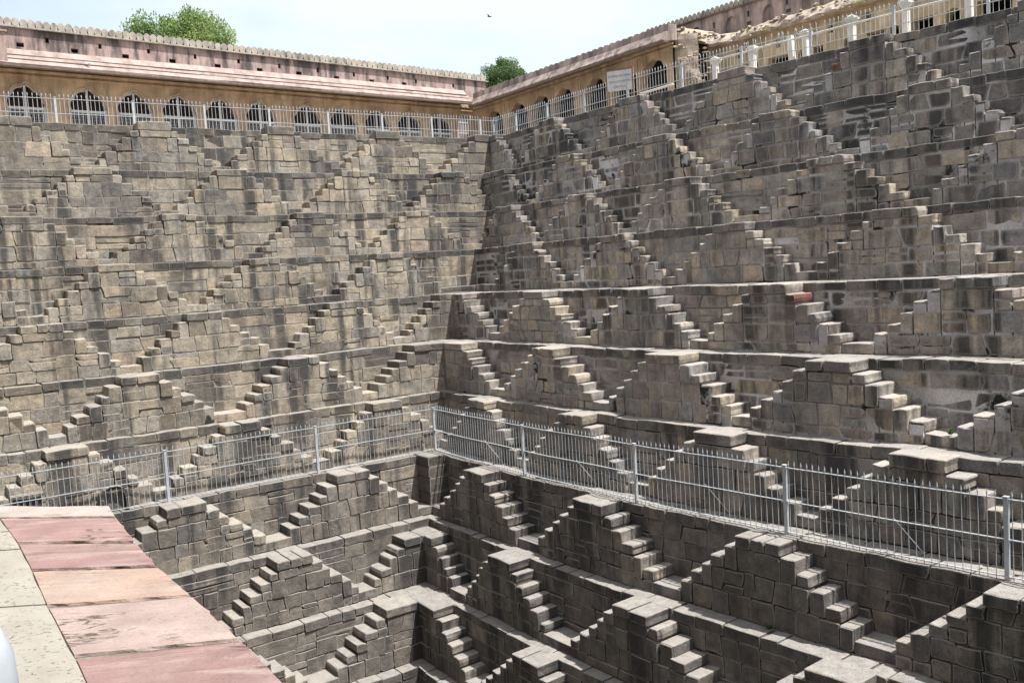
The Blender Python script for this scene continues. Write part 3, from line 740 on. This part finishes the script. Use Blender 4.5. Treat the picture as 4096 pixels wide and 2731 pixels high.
for a, b, c, dz in wins: hl.append([(a, Zr + c), (b, Zr + c), (b, Zr + dz), ((a + b) / 2, Zr + dz + .05), (a, Zr + dz)])
for lc, hw in arcs:
    hl.append([(lc - hw, Zr + 1.15)] + [(lc + hw, Zr + 1.15)] + [(lc + hw * math.cos(t * math.pi / 8), Zr + 1.36 + hw * .9 * math.sin(t * math.pi / 8)) for t in range(0, 9)])
top = [(6.3 + i * .4, Zr + 2.45 + .08 * nn(i * .7, 3.3)) for i in range(46)]
panel(FC, 0, [(6.3, Zr - .05), (24.3, Zr - .05)] + top[::-1], [dedupe(h) for h in hl], .4, 'wall', 'tanwall', ruin, caps=False)
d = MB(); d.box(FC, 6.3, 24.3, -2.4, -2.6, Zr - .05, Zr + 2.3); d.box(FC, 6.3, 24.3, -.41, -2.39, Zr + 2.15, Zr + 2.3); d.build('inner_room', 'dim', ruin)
tp = [(4.56, 3.50), (5.11, 3.35), (5.71, 3.12), (6.3, 2.89), (6.8, 2.74), (7.51, 2.68), (8.2, 2.70), (9.18, 2.72), (10.87, 2.74), (13, 2.78), (18, 2.85), (25, 2.9)]
bt = [(4.56, 2.9), (5.31, 2.85), (6.06, 2.55), (6.71, 2.28), (7.49, 2.22), (8.84, 2.26), (10.86, 2.22), (13, 2.25), (25, 2.3)]
def itp(tb, x):
    for (a, b), (c, dd_) in zip(tb[:-1], tb[1:]):
        if a <= x <= c: return b + (dd_ - b) * (x - a) / (c - a)
    return tb[-1][1] if x > tb[-1][0] else tb[0][1]
mb = MB(); rows = []; l = 4.9
while l < 24.5:
    zt_, zb_ = Zr + itp(tp, l), Zr + itp(bt, l); r = []
    for j, (o, f) in enumerate([(-.05, 0), (.28, .0), (.33, .18), (.25, .38), (.12, .6), (-.02, .8), (-.3, .95), (-1.2, 1.0), (-1.9, 1.0)]):
        q = Vector((l * 4.1, j * 1.7, 0)); a = noise.noise(q) * .09; b = noise.noise(q + Vector((9, 4, 2))) * .07
        r.append(FC(l + a * .4, o + a, zb_ + (zt_ - zb_) * f + b))
    rows.append(r); l += .13
n = 9; vs = [p for r in rows for p in r]
mb.add(vs, [(a * n + i, a * n + i + 1, (a + 1) * n + i + 1, (a + 1) * n + i) for a in range(len(rows) - 1) for i in range(n - 1)])
mb.build('broken_roof_edge', 'rubble', ruin)
def lump(name, p, r, mat, parent, color=None, sq=(1, 1, 1)):
    bm = bmesh.new(); bmesh.ops.create_icosphere(bm, subdivisions=1, radius=1)
    vs = []
    for v in bm.verts:
        k_ = 1 + rr(-.22, .22); vs.append((p[0] + v.co.x * r * sq[0] * k_, p[1] + v.co.y * r * sq[1] * k_, p[2] + v.co.z * r * sq[2] * k_))
    fs = [tuple(v.index for v in f.verts) for f in bm.faces]; bm.free()
    return mk(name, vs, fs, mat, parent, color)
for i in range(230):
    l = rr(5.0, 19); f = rnd(); zt_, zb_ = itp(tp, l), itp(bt, l); o = .34 - .36 * f
    if in_view(FC(l, o, Zr + zt_), .05): lump('rubble_stone', FC(l, o + rr(-.03, .05), Zr + zb_ + (zt_ - zb_) * f), rr(.03, .09), 'rubble', ruin, sq=(rr(.8, 1.6), rr(.8, 1.6), rr(.4, .8)))
# rough broken end of the arcade
mb = MB(); rows = []
for i in range(15):
    z = Zr - .05 + 2.75 * i / 14; r = []
    w = .55 + .5 * max(0, 1 - i / 8.0)
    for j in range(12):
        l = 6.05 + w * j / 11; q = Vector((l * 5, z * 5, 1)); r.append(FB(l, -DRb + .02 + noise.noise(q) * .10 - .55 * (j / 11) ** 2 - .12, z + noise.noise(q + Vector((5, 5, 5))) * .05))
    rows.append(r)
n = 12; vs = [p for r in rows for p in r]
mb.add(vs, [(a * n + i, a * n + i + 1, (a + 1) * n + i + 1, (a + 1) * n + i) for a in range(14) for i in range(n - 1)])
mb.build('broken_pier', 'rubble', ruin)
for i in range(80):
    l = rr(6.1, 7.0); z = rr(.3, 2.5)
    lump('rubble_stone', FB(l, -DRb - .10 - .5 * ((l - 6.05) / .9) ** 2 + rr(-.03, .04), Zr + z), rr(.03, .08), 'rubble', ruin, sq=(rr(.9, 1.7), rr(.9, 1.7), rr(.35, .7)))
# upper storey behind the ruin
DU = DRb + 3.0
FD = lambda l, o, z: FB(l, o - DU, z)
upst = thing('parapet_wall', 'grey stained parapet wall with blind niches and merlons behind the ruined wing', 'wall', FB(8, -DU, Zr + 2))
def niche(lc, hw, za, zb_): return [(lc - hw, zb_), (lc + hw, zb_)] + [(lc + hw * math.cos(t * math.pi / 12), za - hw * 1.0 + hw * (1.0) * math.sin(t * math.pi / 12) * (1.0 + .12 * math.sin(t * math.pi / 12) ** 4)) for t in range(0, 13)]
nlist = [(6.18, .235), (7.75, .235), (9.3, .24), (10.9, .24), (12.5, .24), (4.6, .23)]
slt = [(5.42, 3.49), (6.93, 3.52), (8.5, 3.52), (10.1, 3.52), (11.7, 3.52), (6.95, 3.2), (8.55, 3.22)]
hl = [dedupe(niche(a, b, Zr + 3.60, Zr + 2.6)) for a, b in nlist]
hl += [rect(a - (.05 if b > 3.3 else .1), a + (.05 if b > 3.3 else .1), Zr + b - (.1 if b > 3.3 else .06), Zr + b + (.1 if b > 3.3 else .06)) for a, b in slt]
panel(FD, 0, rect(3.0, 22, Zr + 2.0, Zr + 3.85), hl, .10, 'wall', 'greypink', upst, caps=True)
d = MB(); d.box(FD, 3.0, 22, .08, -.4, Zr + 3.85, Zr + 3.90); d.build('cornice', 'dark_edge', upst)
mu = merlon_mesh(tR, nR, .21, .25, .16)
l = 2.2
while l < 14:
    if in_view(FD(l, 0, Zr + 4)): inst(mu, 'merlon', FD(l, -.12, Zr + 3.90), upst)
    l += .21
# ---- white pillars on the right terrace
PIL = [(8.69, 1.27, 1, 'next to the broken end of the arcade'), (10.08, 1.31, 1, 'second from the broken arcade'), (11.47, 1.30, 0, 'with no cap, leaning, behind the bent pickets'),
       (11.87, 1.34, 1, 'just right of the leaning one'), (13.3, 1.38, 1, 'third from the right edge'), (14.81, 1.41, 1, 'beside a railing post near the top right'), (16.4, 1.44, 1, 'furthest to the right')]
for l, h, capd, wh in PIL:
    pr_ = thing('pillar', f'white painted square pillar {wh}', 'pillar', FB(l, -2.2, Zr), 'white pillars on the right terrace')
    d = MB(); w = .075; lean = .0 if capd else -.1
    Fp = lambda a, b, z: FB(a + lean * (z - Zr) / 1.3, b - 2.2, z)
    d.box(Fp, l - w, l + w, -w, w, Zr, Zr + h - (.18 if capd else 0)); d.build('shaft', 'white', pr_)
    if capd:
        d = MB()
        for i, (q, za, zb_) in enumerate([(.10, .18, .14), (.12, .14, .10), (.145, .10, .05), (.12, .05, .02)]): d.box(Fp, l - q, l + q, -q, q, Zr + h - za, Zr + h - zb_)
        d.hexa([Fp(l - .11, -.11, Zr + h - .02), Fp(l + .11, -.11, Zr + h - .02), Fp(l + .11, .11, Zr + h - .02), Fp(l - .11, .11, Zr + h - .02)] + [Fp(l + a, b, Zr + h + .03) for a, b in ((-.02, -.02), (.02, -.02), (.02, .02), (-.02, .02))])
        d.build('cap', 'white', pr_)
d = MB()
for i in range(10): d.bar(FR1(9.9 + i, -1.12, Zr + .77 + .01 * nn(i, 0)), FR1(10.9 + i, -1.12, Zr + .77 + .01 * nn(i + 1, 0)), .028, 8)
tag(d.build('handrail_pipe', 'white'), 'long white pipe handrail running along the right rim railing', 'pipe')
d = MB(); d.bar(FB(6.1, -1.6, Zr + .62), FB(7.5, -1.6, Zr + .66), .04, 8)
tag(d.build('barrier_pipe', 'white'), 'short white horizontal pipe behind the railing right of the notice board', 'pipe')
# ---- notice board seen from behind
sg = thing('notice_board', 'white conservation notice board in a brown frame standing on the right rim', 'sign', FB(6.2, -.5, Zr))
Fs = lambda l, o, z: FB(l, o - .5, z + (l - 6.2) * -.10)
d = MB(); d.box(Fs, 5.70, 6.80, -.02, .02, Zr + .62, Zr + 1.25); d.build('board', 'white', sg)
d = MB()
for a, b, c, e_ in ((5.65, 6.85, 1.25, 1.30), (5.65, 5.70, .62, 1.25), (6.80, 6.85, .62, 1.25)): d.box(Fs, a, b, -.025, .025, Zr + c, Zr + e_)
d.build('frame', 'wood', sg)
for a in (5.72, 6.78):
    d = MB(); d.box(Fs, a - .02, a + .02, -.06, -.026, Zr - .02, Zr + 1.2); d.build('post', 'wood', sg)
M['print'] = simple('faded_print', (.25, .26, .36), .8, .05)
def board_text(body, zc, size):
    cu = bpy.data.curves.new('lettering', 'FONT'); cu.body = body; cu.size = size; cu.align_x = 'CENTER'; cu.align_y = 'CENTER'
    tmp = bpy.data.objects.new('tmp', cu); COL.objects.link(tmp)
    dg = bpy.context.evaluated_depsgraph_get(); me0 = tmp.evaluated_get(dg).to_mesh()
    vs = [Fs(6.25 - v.co.x, .024, Zr + zc + v.co.y) for v in me0.vertices]; fs = [tuple(p.vertices) for p in me0.polygons]
    bpy.data.objects.remove(tmp)
    if vs: mk('lettering', vs, fs, 'print', sg)
board_text('\u0938\u093e\u0935\u0927\u093e\u0928 \u0915\u093e\u0930\u094d\u092f \u092a\u094d\u0930\u0917\u0924\u093f \u092a\u0930 \u0939\u0948', 1.07, .10)
board_text('CONSERVATION WORK', .90, .088)
board_text('IN PROGRESS', .74, .088)
d = MB(); d.flat(FB(5.2, -1.6, Zr + 1.15), FB(5.75, -.75, Zr + .75), .10, .03); tag(d.build('plank', 'wood'), 'worn plank leaning behind the notice board', 'plank')

# ------------------------------------------------------------------ trees beyond the arcades
def tree(label, base, top, rx, rz, mat, nleaf, leaf, seed, trunk_r=.16):
    rs = random.Random(seed)
    root = thing('tree', label, 'tree', base)
    b = Vector(base); c = Vector(top)
    mb = MB(); segs = 6; prev = b; pr0 = trunk_r
    pts = [b + (c - b) * (i / segs) + Vector((rs.uniform(-.1, .1), rs.uniform(-.1, .1), 0)) for i in range(segs + 1)]
    def tube(p, q, r0, r1, n=7):
        d_ = (q - p).normalized(); x = d_.orthogonal().normalized(); y = d_.cross(x); vs = []
        for pp, r in ((p, r0), (q, r1)):
            for i in range(n): t = 2 * math.pi * i / n; vs.append(pp + (x * math.cos(t) + y * math.sin(t)) * r)
        mb.add(vs, [(i, (i + 1) % n, n + (i + 1) % n, n + i) for i in range(n)])
    for i in range(segs): tube(pts[i], pts[i + 1], trunk_r * (1 - .12 * i), trunk_r * (1 - .12 * (i + 1)))
    clumps = []
    for i in range(52):
        th = rs.uniform(0, 6.283); ph = math.asin(rs.uniform(-.55, 1)); q = rs.uniform(.55, 1.0)
        e_ = c + Vector((math.cos(th) * math.cos(ph) * rx * q, math.sin(th) * math.cos(ph) * rx * q, math.sin(ph) * rz * q))
        tube(pts[rs.choice([3, 4, 5])], e_, .05, .012, 5); clumps.append((e_, rs.uniform(.28, .5) * rx * .75))
    mb.build('trunk', 'bark', root)
    vs = []; fs = []
    for i in range(nleaf):
        e_, r = rs.choice(clumps)
        d_ = Vector((rs.gauss(0, 1), rs.gauss(0, 1), rs.gauss(0, .8))).normalized() * r * rs.random() ** .45
        p = e_ + d_; u = Vector((rs.gauss(0, 1), rs.gauss(0, 1), rs.gauss(0, 1) + .5)).normalized(); v = u.orthogonal().normalized()
        s_ = leaf * rs.uniform(.6, 1.3); k_ = len(vs)
        vs += [tuple(p), tuple(p + u * s_ * .5 + v * s_ * .2), tuple(p + u * s_), tuple(p + u * s_ * .5 - v * s_ * .2)]; fs.append((k_, k_ + 1, k_ + 2, k_ + 3))
    o = mk('crown', vs, fs, mat, root); o['kind'] = 'stuff'
tree('feathery bright green tree rising behind the left arcade roof', FL0(7.2, -12, z0), FL0(7.2, -12, z0 + 5.25), 2.1, 1.35, 'leaf_a', 30000, .13, 3)
tree('small dark green tree behind the corner of the two arcades', FL0(-9.35, -12, z0), FL0(-9.35, -12, z0 + 5.0), 1.3, 1.1, 'leaf_b', 20000, .13, 5)

# ------------------------------------------------------------------ foreground parapet
FGZ = -1.2
JN = [((-3.12, 5.38), (-2.36, 5.20)), ((-2.91, 5.06), (-2.20, 4.92)), ((-2.51, 4.50), (-1.885, 4.40)), ((-2.20, 4.03), (-1.62, 3.98)), ((-1.88, 3.53), (-1.32, 3.55)), ((-1.53, 3.01), (-.99, 3.07)), ((-1.15, 2.42), (-.62, 2.50)), ((-.75, 1.80), (-.2, 1.9)), ((-.3, 1.1), (.25, 1.2))]
SCOL = [(.38, .335, .31), (.285, .185, .17), (.265, .17, .158), (.36, .27, .215), (.355, .28, .25), (.26, .168, .158), (.33, .23, .2), (.27, .17, .155)]
SLAB = ['pale cracked sandstone slab at the far end of the parapet', 'dusky red sandstone slab, second from the far end of the parapet', 'dark red sandstone slab with a pale streak, third along the parapet', 'orange tan sandstone slab in the middle of the parapet',
        'large pale pink sandstone slab on the parapet', 'deep red sandstone slab at the bottom edge of the picture', 'pink sandstone slab of the parapet below the frame', 'red sandstone slab of the parapet nearest the viewer']
para = thing('parapet', 'sandstone parapet with pink coping slabs in the near left corner', 'parapet', (-1.9, 3.5, -12))
def slab(i):
    (a0, b0), (a1, b1) = JN[i], JN[i + 1]
    a0, b0, a1, b1 = [Vector((*p, 0)) for p in (a0, b0, a1, b1)]
    ax = (a1 - a0).normalized(); g = .016 + .012 * rnd()
    a0 += ax * g; b0 += ax * g; a1 -= ax * g; b1 -= ax * g
    nx, ny = 26, 16; vs = []; fs = []
    ox = rr(0, 50)
    for jy in range(ny + 1):
        for jx in range(nx + 1):
            u, v = jx / nx, jy / ny
            u = .006 if jx == 1 else .992 if jx == nx - 1 else u; v = .008 if jy == 1 else .992 if jy == ny - 1 else v
            p = a0.lerp(b0, u).lerp(a1.lerp(b1, u), v)
            if jx == nx: p += (b0 - a0).normalized() * (noise.noise(Vector((ox, v * 5 + i * 3, 0))) * .022 + .01 * noise.noise(Vector((ox, v * 17, 4))))
            if jy in (0, ny): p += ax * noise.noise(Vector((u * 6 + ox, jy, i))) * .014
            e_ = min(u, 1 - u, v * .9, (1 - v) * .9)
            h = noise.noise(Vector((p.x * 2.2 + ox, p.y * 9, 0))) * .004 + abs(noise.noise(Vector((p.x * 1.1, p.y * 4 + ox, 2)))) * .006
            if e_ < .004: h -= .010
            vs.append((p.x, p.y, FGZ + h + rr(-.0008, .0008)))
    top_n = len(vs); W1 = nx + 1
    fs = [(j * W1 + x, j * W1 + x + 1, (j + 1) * W1 + x + 1, (j + 1) * W1 + x) for j in range(ny) for x in range(nx)]
    ring = [x for x in range(W1)] + [j * W1 + nx for j in range(1, ny + 1)] + [ny * W1 + x for x in range(nx - 1, -1, -1)] + [j * W1 for j in range(ny - 1, 0, -1)]
    for r in ring: vs.append((vs[r][0], vs[r][1], FGZ - .07))
    m = len(ring)
    fs += [(ring[k_], top_n + k_, top_n + (k_ + 1) % m, ring[(k_ + 1) % m]) for k_ in range(m)]
    o = mk('coping_slab', vs, fs, 'slab', para, SCOL[i]); o['label'] = SLAB[i]
for i in range(8): slab(i)
d = MB()
for (a, b), (c, e_) in zip(JN[:-1], JN[1:]):
    ins = [Vector((*a, 0)), Vector((*b, 0)), Vector((*e_, 0)), Vector((*c, 0))]
    ins[1] += (ins[0] - ins[1]) * .06; ins[2] += (ins[3] - ins[2]) * .06
    d.hexa([(p.x, p.y, -12) for p in ins] + [(p.x, p.y, FGZ - .012) for p in ins])
d.build('mortar_core', 'mortar', para, (.30, .28, .25))
# pitted cream kerb stones along its back
KB = [5.4, 4.75, 4.4, 3.55, 2.6, 1.7, .8]
for y0_, y1_ in zip(KB[:-1], KB[1:]):
    def edgex(y):
        for (p, _), (r_, _) in zip(JN[:-1], JN[1:]):
            if r_[1] <= y <= p[1]: return p[0] + (r_[0] - p[0]) * (p[1] - y) / (p[1] - r_[1])
        return JN[0][0][0] if y > 5 else JN[-1][0][0]
    nx, ny = 10, 14; vs = []
    for j in range(ny + 1):
        for x in range(nx + 1):
            y = y0_ + (y1_ - y0_) * j / ny + (-.008 if j == 0 else .008 if j == ny else 0)
            u = x / nx; px = edgex(y) - .002 - .9 * (1 - u) + (noise.noise(Vector((y * 5, 1, 0))) * .005 if x == nx else 0)
            vs.append((px, y - .55 * (1 - u) * 0, FGZ + .012 + noise.noise(Vector((px * 3, y * 3, 7))) * .008 - (.012 if x == nx or j in (0, ny) else 0)))
    W1 = nx + 1; fs = [(j * W1 + x, (j + 1) * W1 + x, (j + 1) * W1 + x + 1, j * W1 + x + 1) for j in range(ny) for x in range(nx)]
    t0 = len(vs); ring = list(range(W1)) + [j * W1 + nx for j in range(1, ny + 1)] + [ny * W1 + x for x in range(nx - 1, -1, -1)] + [j * W1 for j in range(ny - 1, 0, -1)]
    for r in ring: vs.append((vs[r][0], vs[r][1], FGZ - .3))
    m = len(ring); fs += [(ring[a], ring[(a + 1) % m], t0 + (a + 1) % m, t0 + a) for a in range(m)]
    mk('kerb_stone', vs, fs, 'pitted', para)
d = MB(); pc = Vector((-.652, 1.03, 0))
prof = [(-1.25, .055), (-.46, .055), (-.41, .052), (-.38, .042), (-.365, .022), (-.36, .001)]
vs = []
for z, r in prof:
    for i in range(20): vs.append((pc.x + r * math.cos(i * math.pi / 10), pc.y + r * math.sin(i * math.pi / 10), z))
d.add(vs, [(a * 20 + i, a * 20 + (i + 1) % 20, (a + 1) * 20 + (i + 1) % 20, (a + 1) * 20 + i) for a in range(5) for i in range(20)])
tag(mk('railing_post', d.v, d.f, 'galv', None, smooth=True), 'white rounded post in the bottom left corner, close to the viewer', 'post')
# ---- rough sandstone pier where the ledge railing ends
pier = thing('sandstone_pier', 'rough brown sandstone pier at the left end of the ledge railing', 'pier', F7L(12.4, -.1, ZL[7]))
for i in range(6):
    stone('stone', F7L, 11.98 + rr(-.02, .02), 12.9, ZL[7] + i * .32, ZL[7] + i * .32 + .32, .25, .9, pier, lerp3((.34, .22, .12), (.25, .17, .10), rnd()), gap=.01, rough=.03)

# ------------------------------------------------------------------ the two unseen sides of the well, put in to cut sky light
def PQ(a, b, z): p = corner(a, b); return (p.x, p.y, z)       # a: distance to the left-wall side, b: to the right-wall side
hv = thing('unseen_pavilion', 'tall plastered pavilion on the near side, unseen behind the viewer, heightened to block sky light', 'building', PQ(8, -3, -12))
d = MB(); d.hexa([PQ(34, -7, -12), PQ(34, -2.2, -12), PQ(-9, -2.2, -12), PQ(-9, -7, -12), PQ(34, -7, 15), PQ(34, -2.2, 15), PQ(-9, -2.2, 15), PQ(-9, -7, 15)])  # unseen mass; its height is set to darken the left-facing step sides
d.build('wall', 'greypink', hv)
fs_ = thing('far_terrace', 'stepped stone terraces of the opposite side of the well, behind the viewer', 'wall', PQ(-9, 10, -12))
for k in range(11):
    a = -5.0 - (10 - k) * .9
    d = MB(); d.hexa([PQ(a, 21 - .9 * k, -12), PQ(a, -2.1, -12), PQ(a - 1.5, -2.1, -12), PQ(a - 1.5, 21 - .9 * k, -12), PQ(a, 21 - .9 * k, ZL[k]), PQ(a, -2.1, ZL[k]), PQ(a - 1.5, -2.1, ZL[k]), PQ(a - 1.5, 21 - .9 * k, ZL[k])])
    d.build('terrace', 'stone', fs_, (.2, .185, .165))

# ------------------------------------------------------------------ small things
F6L = frame(6, 'L')
nic = thing('stone_niche', 'small arched stone niche at the foot of the left wall behind the railing', 'niche', F6L(9.3, .75, ZL[7]))
for i in range(7):
    t0, t1 = math.pi * i / 7 + .02, math.pi * (i + 1) / 7 - .02
    P = [(9.3 + r * math.cos(t), ZL[7] + .30 + r * .8 * math.sin(t)) for r, t in ((.23, t0), (.33, t0), (.33, t1), (.23, t1))]
    mk('voussoir', [F6L(a, o, b) for o in (.84, .60) for a, b in P], [(0, 1, 2, 3), (7, 6, 5, 4), (0, 4, 5, 1), (1, 5, 6, 2), (2, 6, 7, 3), (3, 7, 4, 0)], 'stone', nic, (.13, .115, .10))
for a, b in ((9.07, 8.97), (9.63, 9.53)):
    stone('jamb', F6L, min(a, b), max(a, b), ZL[7], ZL[7] + .30, .84, .24, nic, (.12, .11, .095), gap=.005)
stone('back_slab', F6L, 9.07, 9.53, ZL[7] + .01, ZL[7] + .40, .72, .06, nic, (.20, .19, .175), gap=.005)
gr = thing('barred_opening', 'dark barred opening low in the left wall beside the railing end', 'grate', F6L(11.05, .75, ZL[7]))
d = MB(); d.box(F6L, 10.76, 11.32, .755, .60, ZL[7] + .08, ZL[7] + .62); d.build('shade_block', 'mesh', gr)  # solid block whose dark colour stands for the opening's shade
for i in range(4):
    d = MB(); l = 10.86 + i * .12; d.box(F6L, l - .012, l + .012, .785, .76, ZL[7] + .06, ZL[7] + .64); d.build('bar', 'rust', gr)
for i, zz in enumerate((.0, .64)):
    stone('sill', F6L, 10.70, 11.38, ZL[7] + zz - .0, ZL[7] + zz + .08, .82, .25, gr, (.2, .18, .155), gap=.004)
# litter on the ledge
bm = bmesh.new(); bmesh.ops.create_cube(bm, size=1); bmesh.ops.subdivide_edges(bm, edges=bm.edges[:], cuts=3, use_grid_fill=True)
c0 = Vector(F7R(12.05, -.85, ZL[7] + .06))
vs = [tuple(c0 + Vector((v.co.x * .17, v.co.y * .10, v.co.z * .10)) + Vector((rr(-.015, .015), rr(-.015, .015), rr(-.012, .012)))) for v in bm.verts]
fs = [tuple(v.index for v in f.verts) for f in bm.faces]; bm.free()
M['wrapper'] = simple('crumpled_wrapper', (.55, .58, .66), .4, .2, 20.0, blot=((.10, .13, .35), 14.0, .52, .6))
tag(mk('crumpled_wrapper', vs, fs, 'wrapper'), 'crumpled white and blue wrapper lying on the railed ledge', 'litter')
# weeds rooted in the joints
def weed(p, r, n, label):
    vs, fs = [], []
    for i in range(n):
        th = rr(0, 6.283); q = rr(.3, 1) * r; b = Vector(p) + Vector((rr(-.02, .02), rr(-.02, .02), 0)); d_ = Vector((math.cos(th) * q, math.sin(th) * q, rr(.4, 1.1) * r)); sd = Vector((-math.sin(th), math.cos(th), 0)) * r * .13
        k_ = len(vs); vs += [tuple(b), tuple(b + d_ * .6 + sd), tuple(b + d_), tuple(b + d_ * .6 - sd)]; fs.append((k_, k_ + 1, k_ + 2, k_ + 3))
    tag(mk('weed', vs, fs, 'leaf_b'), label, 'weed', 'weeds in the joints')
F5R, F8R, F4R = frame(5, 'R'), frame(8, 'R'), frame(4, 'R')
weed(F5R(15.75, .50, ZL[6] + .21), .11, 26, 'small green weed on a landing at the right, just above the sixth ledge')
weed(F8R(10.9, -.35, ZL[8]), .09, 22, 'small green weed on the narrow ledge below the railing at the lower right')
weed(F8R(9.75, -.42, ZL[8]), .06, 18, 'tiny green sprout on the narrow ledge, left of the larger weed')
# birds
def bird(name, label, p, s_, wings):
    c = Vector(p); body = [(-.5, .02), (-.38, .06), (-.2, .11), (.0, .13), (.2, .11), (.33, .075), (.42, .085), (.5, .05), (.56, .015)]
    vs, fs, n = [], [], 8
    for x, r in body:
        zo = .07 if x > .3 else 0
        for i in range(n): t = 2 * math.pi * i / n; vs.append(tuple(c + (CR * x + Vector((0, 1, 0)) * math.cos(t) * r + Vector((0, 0, 1)) * (math.sin(t) * r + zo)) * s_))
    fs = [(a * n + i, a * n + (i + 1) % n, (a + 1) * n + (i + 1) % n, (a + 1) * n + i) for a in range(len(body) - 1) for i in range(n)] + [tuple(range(n)), tuple(range((len(body) - 1) * n, len(body) * n))[::-1]]
    if wings:
        for sg_ in (-1, 1):
            k_ = len(vs)
            for x, y, z in ((.2, .08, .06), (.12, .5, .30), (-.1, .95, .38), (-.15, .5, .24), (-.2, .08, .06)): vs.append(tuple(c + (CR * (x + y * .5 * sg_) + Vector((0, y * .7 * sg_, 0)) + Vector((0, 0, z))) * s_))
            fs.append((k_, k_ + 1, k_ + 2, k_ + 3, k_ + 4))
    m_ = 'dark_edge' if wings else 'white'
    tag(mk(name, vs, fs, m_, smooth=True), label, 'bird')
bird('bird', 'small dark bird flying in the sky above the corner', (-.06, 22.0, 5.9), .11, True)
pv = FAs(12.62, .80, Zr + 2.53); bird('bird', 'pale pigeon perched on the pink eave of the left arcade', pv, .26, False)
